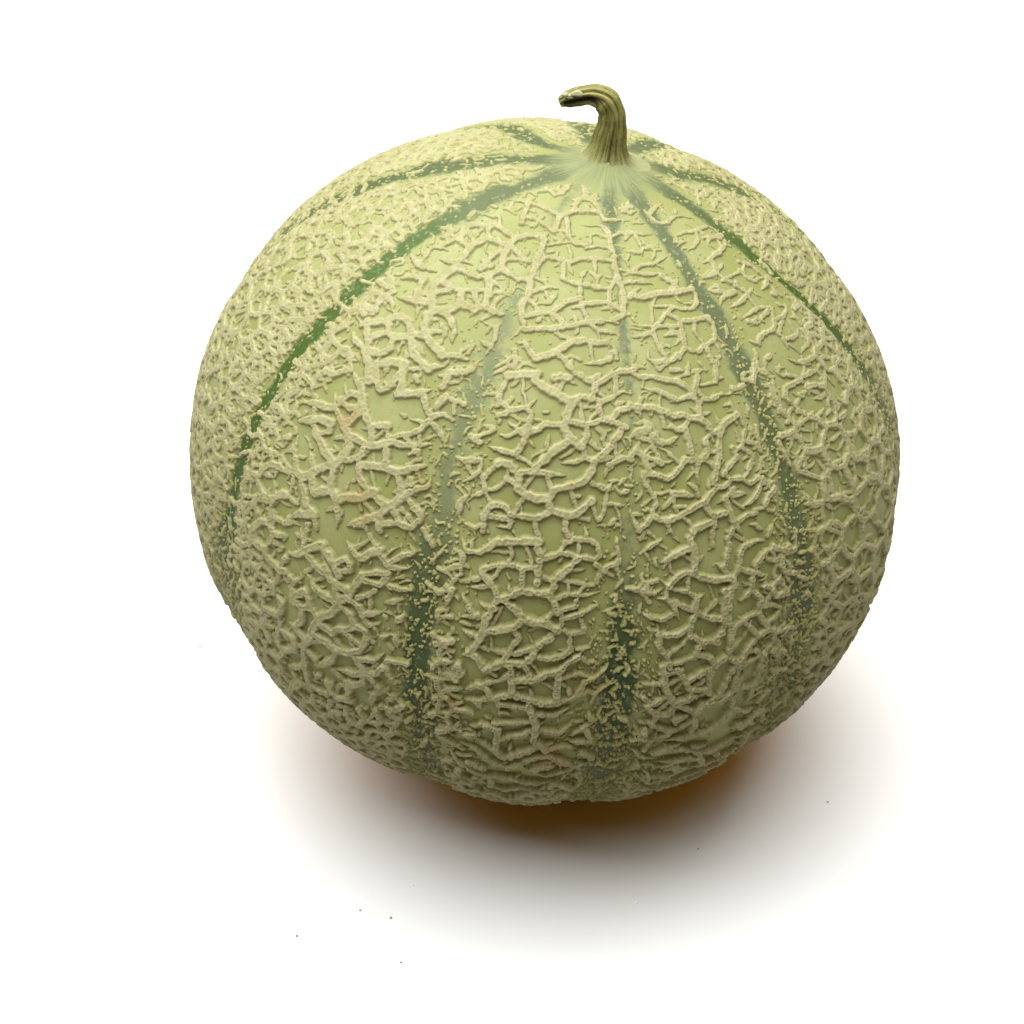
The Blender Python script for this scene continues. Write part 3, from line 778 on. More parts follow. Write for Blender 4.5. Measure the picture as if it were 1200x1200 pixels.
pale = m.math('MULTIPLY', m.step(n3, 0.56, 0.66), m.step(edge, 0.4, 0.7))
base = m.mix(m.math('MULTIPLY', pale, 0.35), base, (0.42, 0.46, 0.30))
# pale streaky crown round the stem
crowncol = m.mix(m.step(streak, 0.38, 0.62), (0.29, 0.33, 0.145), (0.39, 0.415, 0.17))
crowncol = m.mix(m.math('MULTIPLY', m.step(n2, 0.45, 0.7), 0.4), crowncol, (0.42, 0.45, 0.25))
base = m.mix(m.step(m.math('ADD', crown, m.math('MULTIPLY', m.math('SUBTRACT', streak, 0.5), 0.6)), 0.2, 0.75), base, crowncol)
# strong orange on the hidden underside, added to bounce warm light into the shadow
base = m.mix(under, base, m.mix(n1, (2.6, 1.1, 0.012), (2.7, 1.25, 0.025)))
m.l(base, m.b.inputs["Base Color"])
m.l(m.math('ADD', 0.5, m.math('MULTIPLY', n2, 0.2)), m.b.inputs["Roughness"])
m.b.inputs["Specular IOR Level"].default_value = 0.12
m.bump(m.math('ADD', m.math('MULTIPLY', n2, 0.6), m.math('MULTIPLY', n3, 0.25)), 0.25, 0.0006)
RIND = m.m

NR = 200
D = np.concatenate([cube_face(*c, NR).reshape(-1, 3) for c in CUBE])
Fc = np.concatenate([grid_faces(NR, k * (NR + 1) ** 2) for k in range(6)])
idx, Fc = weld(D, Fc); D = D[idx]
fld = stripe_fields(D)
lat, lon, s = fld
rad = body_radius(D, fld)
V = D * rad[:, None] * R
nrm = normals_of(V, Fc)
if (nrm * D).sum() < 0:
    Fc = Fc[:, ::-1]; nrm = -nrm
wob = 0.6 + 0.8 * vnoise(D, 9, 3)
stripe_a = np.clip(1.25 - np.abs(s[1]) / (s[2] * 1.15 * wob), 0, 1.2) * s[5]
ang = 90 - lat
low = (np.array(BT) @ D.T).T[:, 2]
attrs = {"stripe": stripe_a, "dark": s[3], "vivid": s[4],
         "crown": np.exp(-(ang / 9.5) ** 2), "under": np.clip((-0.87 * low + 0.5 * (np.array(BT) @ D.T)[1] - 0.37) / 0.18, 0, 1),
         "polar": np.stack([np.cos(np.radians(lon)) * 4, np.sin(np.radians(lon)) * 4, ang * 0.035], -1)}
MELON = bpy.data.objects.new("melon", None); COL.objects.link(MELON)
tag(MELON, "ripe netted melon with green stripes and a bent dry stem, on a white surface", "melon")
zmin = ((np.array(BT) @ V.T).T)[:, 2].min()
print("ZMIN", zmin)
MELON.matrix_world = Matrix.Translation((0, 0, -zmin)) @ BT.to_4x4()
bpy.context.view_layer.update()

# cut the skin into its ten segments and ten stripes; normals stay those of the whole
cen = D[Fc].mean(1); cen /= np.linalg.norm(cen, axis=1, keepdims=True)
cl, cn, cs = stripe_fields(cen)
on = (np.abs(cs[1]) < cs[2] * 1.15) & (cl > -70) & (cl < 84)
mids = []
stripe_lon0 = np.array([t[len(t) // 2][1] for t in STRIPES])
seg = np.where(cs[1] >= 0, cs[0], (cs[0] - 1) % NS).astype(int)     # stripes are listed in order of longitude
for name, sel_id, mask in (("rind_segment", seg, ~on), ("rind_stripe", cs[0].astype(int), on)):
    for k in range(NS):
        f = Fc[mask & (sel_id == k)]
        u, inv = np.unique(f, return_inverse=True)
        o = link_mesh(name, V[u], inv.reshape(-1, 4), RIND, MELON, attrs={a: v[u] for a, v in attrs.items()})
        o.data.normals_split_custom_set_from_vertices(nrm[u].astype(np.float32))

# ------------------------------------------------------------------ netting: strokes of cork on the skin
strokes = []       # (P0, P1, r0, r1, height factor), unit sphere, radii in photo pixels * PX
def unit(p):
    return p / np.linalg.norm(p, axis=-1, keepdims=True)
def sph(lon, lat):
    lo, la = np.radians(lon), np.radians(lat)
    return np.stack([np.cos(la) * np.cos(lo), np.cos(la) * np.sin(lo), np.sin(la)], -1)
def add_stroke(pts, r, taper0=1.0, taper1=1.0, hf=1.0, wob=1.0, sub=3.5):
    """a wobbly ridge along unit vectors pts; r in photo pixels; tapers = end radii as a fraction"""
    pts = np.asarray(pts, float)
    seg = np.linalg.norm(np.diff(pts, axis=0), axis=1)
    L = np.concatenate([[0], np.cumsum(seg)])
    if L[-1] < 1e-6:
        return
    n = max(2, int(L[-1] / (sub * PX)) + 1)
    t = np.linspace(0, L[-1], n + 1)
    q = np.stack([np.interp(t, L, pts[:, c]) for c in range(3)], -1)
    off = rng.normal(0, 1, (n + 1, 3)); off[0] = off[-1] = 0
    off[1:-1] = off[1:-1] * 0.6 + 0.4 * (off[:-2] + off[2:]) / 1.4
    q = unit(q + off * wob * 0.55 * PX)
    x = t / L[-1]
    prof = np.where(x < 0.5, taper0 + (1 - taper0) * np.minimum(1, x * 2) ** 0.6, taper1 + (1 - taper1) * np.minimum(1, (1 - x) * 2) ** 0.6)
    rr = r * prof * (0.82 + 0.36 * rng.random(n + 1)) * PX
    for k in range(n):
        strokes.append((q[k], q[k + 1], max(rr[k], .5 * PX), max(rr[k + 1], .5 * PX), hf))

def tangent(p):
    """unit vectors east and up (towards the stem) at p"""
    e = np.cross([0, 0, 1.0], p); e /= max(np.linalg.norm(e), 1e-9)
    return e, np.cross(p, e)
def dot_wart(p, r, elong=1.0, along=None, hf=0.8):
    e, u = tangent(p)
    a = rng.uniform(0, math.pi) if along is None else along
    d = (math.cos(a) * e + math.sin(a) * u) * r * elong * PX
    strokes.append((unit(p - d), unit(p + d), r * PX, r * PX * 0.8, hf))

# -- traced ridges: the lines one can follow in the photograph, as (radius, lon, lat, lon, lat ...)
traced_pts = []
ALLT, ALLI = [], []
for ti, tr in enumerate(TRACED):
    c = np.array(tr[1:], float).reshape(-1, 2); p = sph(c[:, 0], c[:, 1])
    for a, b in zip(p[:-1], p[1:]):
        n = max(2, int(np.linalg.norm(b - a) / (3 * PX)))
        for x in np.linspace(0, 1, n):
            ALLT.append(a * (1 - x) + b * x); ALLI.append(ti)
ALLT, ALLI = np.array(ALLT), np.array(ALLI)
for ti, tr in enumerate(TRACED):
    r, c = tr[0] * (1.04 if tr[1] < -112 else 0.92), np.array(tr[1:], float).reshape(-1, 2)
    p = sph(c[:, 0], c[:, 1])
    traced_pts += list(p)
    for a, b in zip(p[:-1], p[1:]):
        for x in (0.33, 0.66):
            traced_pts.append(unit(a * (1 - x) + b * x))
    ends = []
    for e_ in (0, -1):               # an end that meets another ridge stays thick, a free end runs out to a point
        dq = np.linalg.norm(ALLT - p[e_], axis=1); dq[ALLI == ti] = 9
        join = dq.min() < 10 * PX
        if join and dq.min() > 1.5 * PX:
            p[e_] = unit(ALLT[dq.argmin()])
        ends.append(0.95 if join else 0.12)
    add_stroke(p, r, ends[0], ends[1], wob=1.1)
    if rng.random() < 0.5 and r > 2.4:      # side spurs
        k = rng.integers(len(p)); e, u = tangent(p[k]); a = rng.uniform(0, 6.28)
        add_stroke([p[k], unit(p[k] + (math.cos(a) * e + math.sin(a) * u) * rng.uniform(8, 16) * PX)], r * 0.6, 0.9, 0.15, 0.8)
kd = kdtree.KDTree(max(1, len(traced_pts)))
for i, p in enumerate(traced_pts):
    kd.insert(p, i)
kd.balance()
def near_traced(p, lim):
    return bool(traced_pts) and kd.find(p)[2] < lim * PX

# -- the rest of the net: cells between scattered points, drawn on an equal area chart of the front
def chart(p):
    z = p @ F0; k = np.sqrt(2 / np.maximum(1 + z, 1e-3))
    return np.stack([(p @ U0) * k, (p @ V0) * k], -1)
def unchart(q):
    r2 = (q ** 2).sum(-1, keepdims=True); w = np.sqrt(np.maximum(1 - r2 / 4, 0))
    return unit(q[..., :1] * w * U0 + q[..., 1:] * w * V0 + (1 - r2 / 2) * F0)
def spacing(p):
    """wanted cell size in photo pixels"""
    lat, lon, s = stripe_fields(p)
    d = np.abs(s[1])
    mid = np.clip((d - 3) / 9, 0, 1)
    size = 19 + 12 * mid
    fine = ((lon < -115) | (lon > 120)) | (lon > -8)       # finer ribs at the sides
    size = np.where(fine, 14 + 9 * mid, size)
    return size * np.where(lat < -45, 1.3, np.where(lat < 0, 0.85, 1.0)) * (0.8 + 0.5 * vnoise(p, 4, 0))
def scatter(n_cand, scale, limit=1.93):
    q = rng.uniform(-limit, limit, (n_cand, 2)); q = q[(q ** 2).sum(1) < limit ** 2]
    sp = spacing(unchart(q)) * scale * PX
    cell = 0.03; gridd = {}; keep = []
    for i in range(len(q)):
        x, y, r = q[i, 0], q[i, 1], sp[i]
        w = int(r / cell) + 1; gx, gy = int(x // cell), int(y // cell); ok = True
        for a in range(gx - w, gx + w + 1):
            for b in range(gy - w, gy + w + 1):
                for (x2, y2) in gridd.get((a, b), ()):
                    if (x2 - x) ** 2 + (y2 - y) ** 2 < r * r:
                        ok = False; break
                if not ok: break
            if not ok: break
        if ok:
            gridd.setdefault((gx, gy), []).append((x, y)); keep.append(i)
    return q[keep]
def net(q, rfun, drop, loose, hf):
    out = delaunay_2d_cdt([Vector(p) for p in q], [], [], 0, 1e-9)
    tri = np.array([f for f in out[2] if len(f) == 3]); P = np.array([tuple(v) for v in out[0]])
    a, b, c = P[tri[:, 0]], P[tri[:, 1]], P[tri[:, 2]]
    dd = 2 * (a[:, 0] * (b[:, 1] - c[:, 1]) + b[:, 0] * (c[:, 1] - a[:, 1]) + c[:, 0] * (a[:, 1] - b[:, 1]))
    dd = np.where(np.abs(dd) < 1e-12, 1e-12, dd)
    a2, b2, c2 = (a ** 2).sum(1), (b ** 2).sum(1), (c ** 2).sum(1)
    cc = np.stack([(a2 * (b[:, 1] - c[:, 1]) + b2 * (c[:, 1] - a[:, 1]) + c2 * (a[:, 1] - b[:, 1])) / dd,
                   (a2 * (c[:, 0] - b[:, 0]) + b2 * (a[:, 0] - c[:, 0]) + c2 * (b[:, 0] - a[:, 0])) / dd], -1)
    ct = (a + b + c) / 3
    far = np.linalg.norm(cc - ct, axis=1) > 0.15
    cc = np.where(far[:, None], ct, cc * 0.75 + ct * 0.25)
    edges = {}
    for i, t in enumerate(tri):
        for x, y in ((0, 1), (1, 2), (2, 0)):
            edges.setdefault((min(t[x], t[y]), max(t[x], t[y])), []).append(i)
    for tt in edges.values():
        if len(tt) != 2:
            continue
        q0, q1 = cc[tt[0]], cc[tt[1]]
        if max((q0 ** 2).sum(), (q1 ** 2).sum()) > 3.8:
            continue
        p0, p1 = unchart(q0), unchart(q1)
        L = np.linalg.norm(p1 - p0)
        if L < 1.5 * PX or L > 120 * PX:
            continue
        yield p0, p1, L

def place_net(scale, rbase, drop, loose, hf, n_cand, lim, attach=False):
    if attach:                              # finer ridges grow out of the ones already there
        kx = kdtree.KDTree(len(strokes))
        for i, st_ in enumerate(strokes):
            kx.insert(st_[0], i)
        kx.balance()
    q = scatter(n_cand, scale)
    items = list(net(q, None, drop, loose, hf))
    mids = unit(np.array([a + b for a, b, L in items]))
    la, lo, s = stripe_fields(mids)
    d = np.abs(s[1])
    for k, (p0, p1, L) in enumerate(items):
        if la[k] > 80 + 3 * rng.random() or near_traced(mids[k], lim):
            continue
        instripe = d[k] < s[2][k] * 1.1 * s[5][k]
        pd = drop + (0.86 if instripe else 0) + (0.25 if la[k] > 70 else 0)
        if rng.random() < pd:
            continue
        if attach:
            e0, e1 = kx.find(p0)[2] < 6.5 * PX, kx.find(p1)[2] < 6.5 * PX
            if not (e0 or e1) or (la[k] < -5 and rng.random() < 0.5):
                continue
            add_stroke([p0, unit(p0 + p1 + rng.normal(0, 0.12, 3) * L), p1], rbase * rng.uniform(0.75, 1.25), 1.0 if e0 else 0.1, 1.0 if e1 else 0.1, hf)
            continue
        r = rbase * (0.75 + 0.5 * rng.random()) * (0.55 + 0.45 * min(1, d[k] / 9)) * (0.8 if la[k] > 60 else 1)
        j = rng.normal(0, 0.10, 3) * L
        pm = unit(p0 + p1 + j)
        if rng.random() < loose:
            f = rng.uniform(0.5, 0.85)
            if rng.random() < 0.5:
                p0, p1 = p1, p0
            add_stroke([p0, unit(p0 * (1 - f / 2) + (pm if f > .6 else p1) * f / 2), unit(p0 * (1 - f) + p1 * f)], r, 1, 0.2, hf)
        else:
            add_stroke([p0, pm, p1], r, 1, 1, hf)
        if rng.random() < 0.45 and L > 10 * PX:
            e, u = tangent(pm); a = rng.uniform(0, 6.28)
            add_stroke([pm, unit(pm + (math.cos(a) * e + math.sin(a) * u) * rng.uniform(5, 11) * PX)], r * 0.65, 0.9, 0.2, hf * 0.85)
place_net(1.0, 4.6, 0.03, 0.13, 1.0, 70000, 13)
place_net(0.90, 3.5, 0.12, 0.3, 0.9, 80000, 9.5, True)
place_net(0.62, 2.7, 0.25, 0.45, 0.8, 120000, 7, True)

# -- warts: crowded along the stripes, sparse elsewhere
N_W = 130000
p = unit(rng.normal(0, 1, (N_W, 3)))
la, lo, s = stripe_fields(p)
d = np.abs(s[1])
band = np.maximum(s[2], 1.6)
dens = 0.55 + 0.9 * (vnoise(p, 28, 3) - 0.5)
prob = np.where(d < band * 0.6, np.where(s[4] > .55, 0.20, 0.62), np.where(d < band * 1.7, 0.62, np.where(d < band * 2.6, 0.30, np.where(d < band * 4, 0.06, 0.007))))
prob = prob * dens * 1.2 * np.clip(s[5] * 1.1, 0.45, 1)
prob = np.where(la > 78, 0.004, np.where(la > 62, prob * 0.35, np.where(la > 45, prob * 0.6, prob)))
take = rng.random(N_W) < prob
for P, dd, L in zip(p[take], d[take], la[take]):
    if dd < 9:
        el = rng.choice([0.2, 0.9, 1.8], p=[0.62, 0.25, 0.13])
        if el < 1.5:
            dot_wart(P, rng.uniform(1.1, 2.2), el * 0.6, math.pi / 2 + rng.normal(0, 0.9), rng.uniform(0.5, 0.95))
        else:                               # a short crooked worm of cork
            e, u = tangent(P); a = math.pi / 2 + rng.normal(0, 0.9); q = [P]
            for _ in range(3):
                q.append(unit(q[-1] + (math.cos(a) * e + math.sin(a) * u) * rng.uniform(3, 6) * PX)); a += rng.normal(0, 0.7)
            add_stroke(q, rng.uniform(1.4, 2.4), 0.7, 0.5, 0.85)
    else:
        dot_wart(P, rng.uniform(0.9, 1.6), rng.choice([0.2, 1.0]), None, 0.45)
print("STROKES", len(strokes))

# -- raise the strokes on a fine grid over the fruit
NN = [620, 600, 600, 600, 600, 150]
S0 = np.array([x[0] for x in strokes]); S1 = np.array([x[1] for x in strokes])
SR0 = np.array([x[2] for x in strokes]); SR1 = np.array([x[3] for x in strokes]); SH = np.array([x[4] for x in strokes])
RIDGE = 5.8 * PX                            # height of a full-size ridge
GV, GF, GH, GT, base_i = [], [], [], [], 0
for (n, u, v), N in zip(CUBE, NN):
    X = cube_face(n, u, v, N).astype(np.float32)
    H = np.zeros(X.shape[:2], np.float32); SP = np.zeros_like(H)
    fr = (vnoise(X, 62, 0) - 0.5) * 0.9 + (vnoise(X, 125, 1) - 0.5) * 0.9 + (vnoise(X, 260, 2) - 0.5) * 0.5
    stepa = (math.pi / 2) / N
    c0, c1 = S0 @ n, S1 @ n
    ok = (c0 > 0.35) & (c1 > 0.35)
    a0, a1 = np.arctan2(S0 @ u, c0), np.arctan2(S1 @ u, c1)
    b0, b1 = np.arctan2(S0 @ v, c0), np.arctan2(S1 @ v, c1)
    mr = np.maximum(SR0, SR1) * 1.7 + stepa
    i0 = np.floor((np.minimum(a0, a1) - mr + math.pi / 4) / stepa).astype(int); i1 = np.ceil((np.maximum(a0, a1) + mr + math.pi / 4) / stepa).astype(int) + 1
    j0 = np.floor((np.minimum(b0, b1) - mr + math.pi / 4) / stepa).astype(int); j1 = np.ceil((np.maximum(b0, b1) + mr + math.pi / 4) / stepa).astype(int) + 1
    ok &= (i1 > 0) & (j1 > 0) & (i0 <= N) & (j0 <= N)
    for k in np.nonzero(ok)[0]:
        A0, A1, B0, B1 = max(i0[k], 0), min(i1[k], N + 1), max(j0[k], 0), min(j1[k], N + 1)
        x = X[A0:A1, B0:B1] - S0[k].astype(np.float32)
        dv = (S1[k] - S0[k]).astype(np.float32); dl = float(dv @ dv) + 1e-14
        t = np.clip((x @ dv) / dl, 0, 1)
        e = x - t[..., None] * dv
        dist = np.sqrt((e * e).sum(-1))
        r = SR0[k] + (SR1[k] - SR0[k]) * t
        q = dist / r + fr[A0:A1, B0:B1] * np.minimum(1.0, 3.2 * PX / r) * 0.5
        rp = r / PX
        w_ = np.clip((1.04 - q) / 0.42, 0, 1)
        prof = w_ * w_ * (3 - 2 * w_)       # steep flanks, flat top
        if rp.max() > 2.6:                 # cork splits along the top of a thick ridge
            gv = np.exp(-(dist / r / 0.34) ** 2) * np.clip(rp - 2.4, 0, 1)
            prof = prof - 0.26 * gv * (0.6 + fr[A0:A1, B0:B1])
        else:
            gv = np.zeros_like(q)
        prof = np.maximum(prof, 0.26 * np.maximum(1 - (q / 1.4) ** 2, 0) ** 1.5)
        h = prof * np.minimum(1.25, (rp / 3.6) ** 0.75) * SH[k]
        Hs = H[A0:A1, B0:B1]; Gs = SP[A0:A1, B0:B1]
        np.copyto(Gs, gv, where=h > Hs)
        np.maximum(Hs, h, out=Hs)
    H *= 1 + 0.3 * fr
    GV.append(X.reshape(-1, 3)); GH.append(H.ravel()); GT.append(SP.ravel())
    f = grid_faces(N, 0)
    f = f[H.ravel()[f].max(1) > 0.04]
    GF.append(f + base_i); base_i += (N + 1) ** 2
D2 = np.concatenate(GV).astype(np.float64); H2 = np.concatenate(GH); T2 = np.concatenate(GT); F2 = np.concatenate(GF)
u_, inv = np.unique(F2, return_inverse=True); D2, H2, T2, F2 = D2[u_], H2[u_], T2[u_], inv.reshape(-1, 4)
idx, F2 = weld(D2, F2); D2, H2, T2 = D2[idx], H2[idx], T2[idx]
fl2 = stripe_fields(D2)
lt, ln = fl2[0], fl2[1]
hm = 0.40 + 1.08 * np.clip((lt + 62) / 35, 0.35, 1) * np.clip((48 - lt) / 60, 0, 1) * np.exp(-((ln + 78) / 55) ** 2)   # deepest relief low on the front
r2 = body_radius(D2, fl2) + np.where(H2 > 0.02, H2 * RIDGE * hm, -0.8 * PX)
V2 = D2 * r2[:, None] * R
nf = np.cross(V2[F2[:, 2]] - V2[F2[:, 0]], V2[F2[:, 3]] - V2[F2[:, 1]])
flip = (nf * D2[F2[:, 0]]).sum(1) < 0
F2[flip] = F2[flip][:, ::-1]
print("NETTING faces", len(F2))

m = Nodes("cork_netting"); m.k = 0.315
co = m.obj()
hh, st, under, vv = m.attr("rise"), m.attr("stripe"), m.attr("under"), m.attr("warm")
n1 = m.noise(co, 70, 4, 0.6); n2 = m.noise(co, 700, 4, 0.65); n3 = m.noise(co, 2200, 3, 0.6)
c = m.mix(m.step(n1, 0.35, 0.68), (0.41, 0.395, 0.172), (0.475, 0.455, 0.222))
c = m.mix(m.step(n2, 0.42, 0.66), c, (0.54, 0.505, 0.28))
c = m.mix(m.math('MULTIPLY', m.step(n3, 0.52, 0.7), 0.35), c, (0.30, 0.26, 0.13))
c = m.mix(m.math('MULTIPLY', m.math('SUBTRACT', 1.0, m.step(hh, 0.25, 0.8)), 0.7), c, (0.34, 0.335, 0.10))   # low cork is young and yellow green
c = m.mix(m.math('MULTIPLY', m.attr('split'), 0.55), c, (0.33, 0.28, 0.15))   # split, greyer middle of a ridge
c = m.mix(m.math('MULTIPLY', m.step(vv, 0.3, 1.0), m.math('MULTIPLY', m.step(n2, 0.35, 0.6), 0.6)), c, (0.42, 0.30, 0.10))
c = m.mix(m.math('MULTIPLY', under, 0.9), c, (2.45, 1.1, 0.02))  # net takes the same added orange below, out of view, for the warm bounce
m.l(c, m.b.inputs["Base Color"])
m.b.inputs["Roughness"].default_value = 0.72
m.b.inputs["Specular IOR Level"].default_value = 0.12
m.bump(m.math('ADD', m.math('MULTIPLY', n2, 0.5), m.math('MULTIPLY', n3, 0.4)), 0.5, 0.0004)
low2 = (np.array(BT) @ D2.T).T[:, 2]
warm = np.zeros(len(D2))
for lo_, la_, rad_ in WARM:
    warm = np.maximum(warm, np.exp(-(np.arccos(np.clip(D2 @ sph(lo_, la_), -1, 1)) / (rad_ * PX)) ** 2))
netting = link_mesh("netting", V2, F2, m.m, MELON, attrs={"rise": H2, "split": T2, "warm": warm,
    "under": np.clip((-0.87 * low2 + 0.5 * (np.array(BT) @ D2.T)[1] - 0.40) / 0.18, 0, 1)})
netting["kind"] = "stuff"
# ------------------------------------------------------------------ stem
m = Nodes("dry_stem"); m.k = 0.40
co = m.obj()
gr, al = m.attr("groove"), m.attr("along", True)
n1 = m.noise(al, 6.0, 5, 0.65); n2 = m.noise(co, 900, 4, 0.6)
c = m.mix(m.step(n1, 0.36, 0.64), (0.115, 0.112, 0.022), (0.33, 0.31, 0.09))
c = m.mix(m.math('MULTIPLY', m.step(n2, 0.5, 0.7), 0.5), c, (0.36, 0.32, 0.14))
c = m.mix(m.step(m.math("ADD", m.attr("foot"), m.math("MULTIPLY", m.math("SUBTRACT", n1, 0.5), 0.6)), 0.15, 0.85), c, m.mix(n1, (0.29, 0.32, 0.15), (0.39, 0.41, 0.185)))
c = m.mix(gr, c, (0.035, 0.018, 0.008))
m.l(c, m.b.inputs["Base Color"])
m.b.inputs["Roughness"].default_value = 0.75
m.b.inputs["Specular IOR Level"].default_value = 0.15
m.bump(m.math('ADD', n1, m.math('MULTIPLY', n2, 0.5)), 0.6, 0.0006)
STEM = m.m

def sweep(name, pts, radii, nseg, nring, mat, parent, shape=None, squash=None):
    """tube along pts (melon frame, metres); shape(theta, t) scales the radius, gives (scale, groove)"""
    pts = np.asarray(pts); n = len(pts)
    s_ = np.linspace(0, 1, nring); k = np.linspace(0, 1, n)
    # smooth (Catmull-Rom) resampling
    def cr(a):
        a = np.asarray(a, float); a = a[:, None] if a.ndim == 1 else a
        e = np.concatenate([2 * a[:1] - a[1:2], a, 2 * a[-1:] - a[-2:-1]])
        x = s_ * (n - 1); i = np.minimum(x.astype(int), n - 2); f = (x - i)[:, None]
        p0, p1, p2, p3 = e[i], e[i + 1], e[i + 2], e[i + 3]
        return 0.5 * (2 * p1 + (p2 - p0) * f + (2 * p0 - 5 * p1 + 4 * p2 - p3) * f ** 2 + (3 * p1 - p0 - 3 * p2 + p3) * f ** 3)
    P = cr(pts); r = cr(radii)[:, 0]
    T = np.gradient(P, axis=0); T /= np.linalg.norm(T, axis=1, keepdims=True)
    side = STEM_SIDE - T * (T @ STEM_SIDE)[:, None]; side /= np.linalg.norm(side, axis=1, keepdims=True)
    other = np.cross(T, side)
    th = np.linspace(0, 2 * math.pi, nseg, endpoint=False)
    V = []; G = []; Al = []; Ft = []
    for a in range(nring):
        sc, gv = shape(th, s_[a]) if shape else (np.ones(nseg), np.zeros(nseg))
        ring = P[a] + (np.cos(th)[:, None] * side[a] + np.sin(th)[:, None] * other[a]) * (r[a] * sc)[:, None]
        V.append(ring); G.append(gv)
        Al.append(np.stack([np.cos(th), np.sin(th), np.full(nseg, s_[a] * 0.8)], -1)); Ft.append(np.full(nseg, max(0, 1 - s_[a] / 0.26)))
    V = np.concatenate(V); F = []
    for a in range(nring - 1):
        for b in range(nseg):
            b2 = (b + 1) % nseg
            F.append((a * nseg + b, a * nseg + b2, (a + 1) * nseg + b2, (a + 1) * nseg + b))
    G = np.concatenate(G); Al = np.concatenate(Al); Ft = np.concatenate(Ft)
    for ring0, rev in ((0, True), ((nring - 1) * nseg, False)):     # closed, slightly dished ends
        c = len(V); ctr = V[ring0:ring0 + nseg].mean(0)
        V = np.concatenate([V, ctr[None]]); G = np.append(G, 0.6); Al = np.concatenate([Al, [[0, 0, 0]]]); Ft = np.append(Ft, 0)
        for b in range(nseg):
            x, y = ring0 + b, ring0 + (b + 1) % nseg
            F.append((y, x, c, c) if rev else (x, y, c, c))
    F = np.array(F)
    tri = F[:, 2] == F[:, 3]
    Fq = F.copy()
    o = link_mesh(name, V, Fq[~tri], mat, parent, attrs={"groove": G, "along": Al, "foot": Ft})
    # add the end caps as triangles through bmesh-free second pass
    me = o.data
    import bmesh
    bm = bmesh.new(); bm.from_mesh(me); bm.verts.ensure_lookup_table()
    for f in Fq[tri]:
        fc = bm.faces.new([bm.verts[i] for i in f[:3]]); fc.smooth = True
    bm.to_mesh(me); bm.free()
    return o

def melon_frame(w):
    return B @ (np.asarray(w) - np.array([0, 0, CENTRE.z]))
STEM_W = np.array(STEM_PTS)                # world points
STEM_SIDE = B @ np.array([0.0, -1.0, 0.25]); STEM_SIDE /= np.linalg.norm(STEM_SIDE)   # towards the viewer
_ph = rng.uniform(0, 6.28, 4)
def stem_shape(th, t):
    ribs = 1 + 0.085 * np.cos(7 * th + _ph[0] + 1.2 * t) + 0.05 * np.cos(12 * th + _ph[1] - 2 * t) + 0.03 * np.cos(19 * th + _ph[2] + 3 * t)
    ribs *= 1 + 0.03 * math.sin(23 * t + 1) + 0.02 * math.sin(51 * t)
    ribs = 1 + (ribs - 1) * min(1, max(0.0, (t - 0.03) / 0.18))
    g = np.zeros_like(th)
    # the hollow split along the underside of the bent part, facing the viewer and down
    a = np.clip((t - 0.56) / 0.10, 0, 1) * np.clip((0.97 - t) / 0.05, 0, 1)
    d = np.abs((th - SPLIT + math.pi) % (2 * math.pi) - math.pi)
    w = np.exp(-(d / 0.55) ** 4) * a
    g = np.clip(w * 1.3, 0, 1)
    sc = ribs * (1 - 0.62 * w)
    # crack up the standing part
    d2 = np.abs((th - 0.05 - 0.25 * t + math.pi) % (2 * math.pi) - math.pi)
    w2 = np.exp(-(d2 / 0.085) ** 2) * np.clip((0.42 - t) / 0.1, 0, 1) * np.clip(t / 0.08, 0, 1)
    return sc * (1 - 0.16 * w2), np.maximum(g, 0.85 * w2)
SPLIT = SPLIT_ANGLE
stem = sweep("stem", [melon_frame(p) for p in STEM_W], STEM_RAD, 72, 110, STEM, MELON, stem_shape)

m = Nodes("dry_flake"); m.k = 0.33
m.l(m.mix(m.noise(m.obj(), 800, 3), (0.30, 0.29, 0.12), (0.55, 0.52, 0.30)), m.b.inputs["Base Color"])
m.b.inputs["Roughness"].default_value = 0.8
FLAKE = m.m
def lump(name, w, rad, mat, parent, stretch=(1, 1, 1), seed=0):
    import bmesh
    bm = bmesh.new(); bmesh.ops.create_icosphere(bm, subdivisions=3, radius=1)
    rr = random.Random(seed); ph = [rr.uniform(0, 6) for _ in range(6)]
    for v in bm.verts:
        k = 1 + 0.18 * math.sin(3 * v.co.x + ph[0]) + 0.16 * math.sin(4 * v.co.y + ph[1]) + 0.14 * math.sin(5 * v.co.z + ph[2])
        v.co = Vector((v.co.x * stretch[0], v.co.y * stretch[1], v.co.z * stretch[2])) * k * rad
    me = bpy.data.meshes.new(name); bm.to_mesh(me); bm.free()
    for p_ in me.polygons: p_.use_smooth = True
    me.materials.append(mat)
    o = bpy.data.objects.new(name, me); COL.objects.link(o)
    if parent is not None:
        o.parent = parent
        o.matrix_local = BT.to_4x4().inverted() if parent else Matrix()
        o.location = melon_frame(w)
    else:
        o.location = w
    return o
for w, rad, stx, sd in FLAKES:
    lump("dry_flake", w, rad, FLAKE, stem, stx, sd)

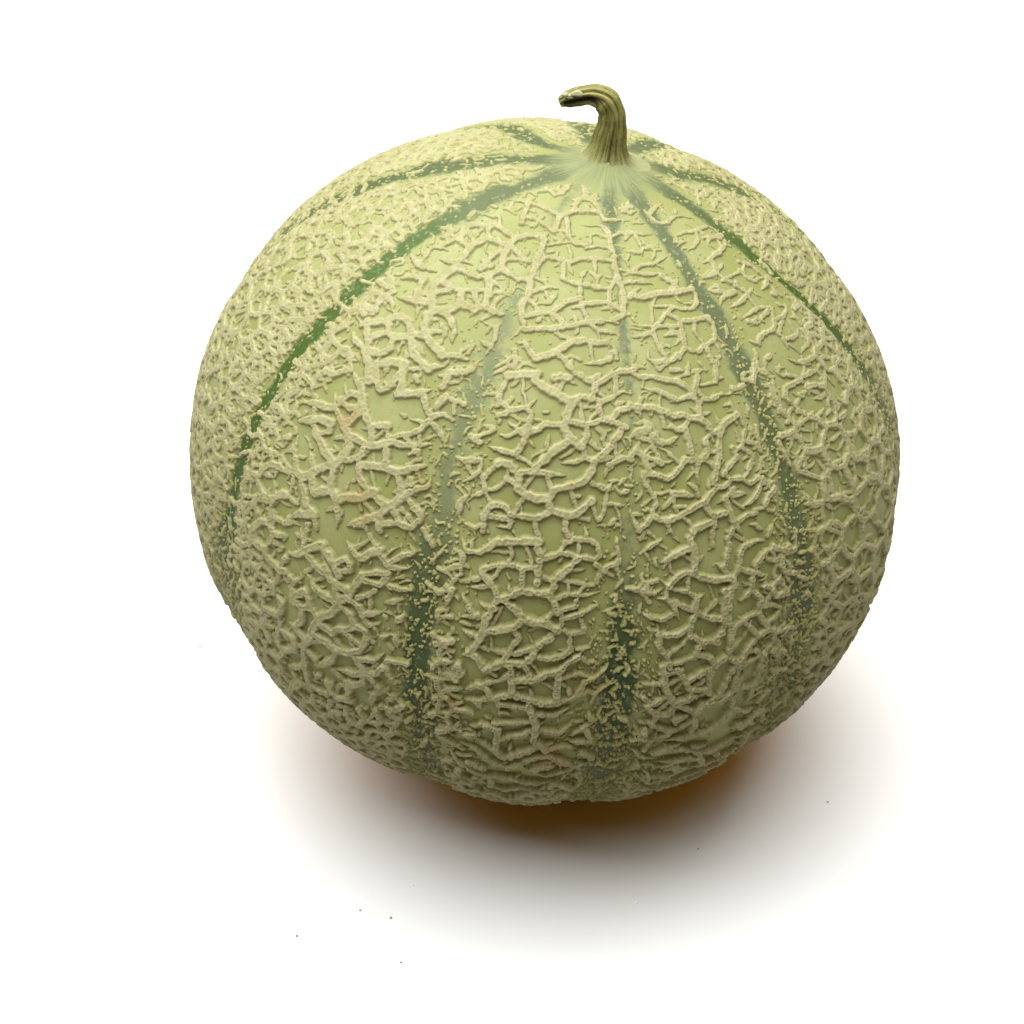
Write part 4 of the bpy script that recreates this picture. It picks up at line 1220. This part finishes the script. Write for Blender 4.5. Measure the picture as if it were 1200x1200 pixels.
# ------------------------------------------------------------------ crumbs on the surface
m = Nodes("dark_crumb"); m.l(m.mix(m.noise(m.obj(), 4000, 2), (0.07, 0.06, 0.045), (0.16, 0.13, 0.09)), m.b.inputs["Base Color"]); m.b.inputs["Roughness"].default_value = 0.9; DARKC = m.m
m = Nodes("pale_crumb"); m.l(m.mix(m.noise(m.obj(), 4000, 2), (0.42, 0.38, 0.27), (0.58, 0.54, 0.42)), m.b.inputs["Base Color"]); m.b.inputs["Roughness"].default_value = 0.9; PALEC = m.m
for i, (x, y, rad, kind, label) in enumerate(CRUMBS):
    o = lump("crumb", (x, y, rad * 0.4), rad, DARKC if kind else PALEC, None, (1.0, 0.8, 0.6), i + 3)
    o.rotation_euler.z = i * 1.3
    tag(o, label, "crumb", "crumbs on the white surface")

# ------------------------------------------------------------------ a few fine hairs of cork along the underside
m = Nodes("cork_hair"); m.l(m.mix(m.noise(m.obj(), 900, 2), (0.26, 0.24, 0.13), (0.36, 0.33, 0.20)), m.b.inputs["Base Color"])
m.b.inputs["Roughness"].default_value = 0.8
HV, HF = [], []
for lo_, la_ in HAIRS:
    p0 = sph(lo_, la_); e, u = tangent(p0)
    base_p = p0 * body_radius(p0[None])[0] * R * 1.004
    d = p0 * 0.75 - u * rng.uniform(0.3, 1.0) + e * rng.normal(0, 0.6); d /= np.linalg.norm(d)
    bend = e * rng.normal(0, 0.35) + p0 * 0.2; Lh = rng.uniform(0.0013, 0.0026)
    for k in range(5):
        c = base_p + d * Lh * k / 4 + bend * Lh * (k / 4) ** 2
        for q_ in range(3):
            HV.append(c + (math.cos(q_ * 2.094) * e + math.sin(q_ * 2.094) * u) * 0.00005 * (1.15 - k / 4))
    o_ = len(HV) - 15
    for k in range(4):
        for q_ in range(3):
            n_ = (q_ + 1) % 3
            HF.append((o_ + k * 3 + q_, o_ + k * 3 + n_, o_ + k * 3 + 3 + n_, o_ + k * 3 + 3 + q_))
hair = link_mesh("cork_hair", HV, HF, m.m, MELON)
hair["kind"] = "stuff"
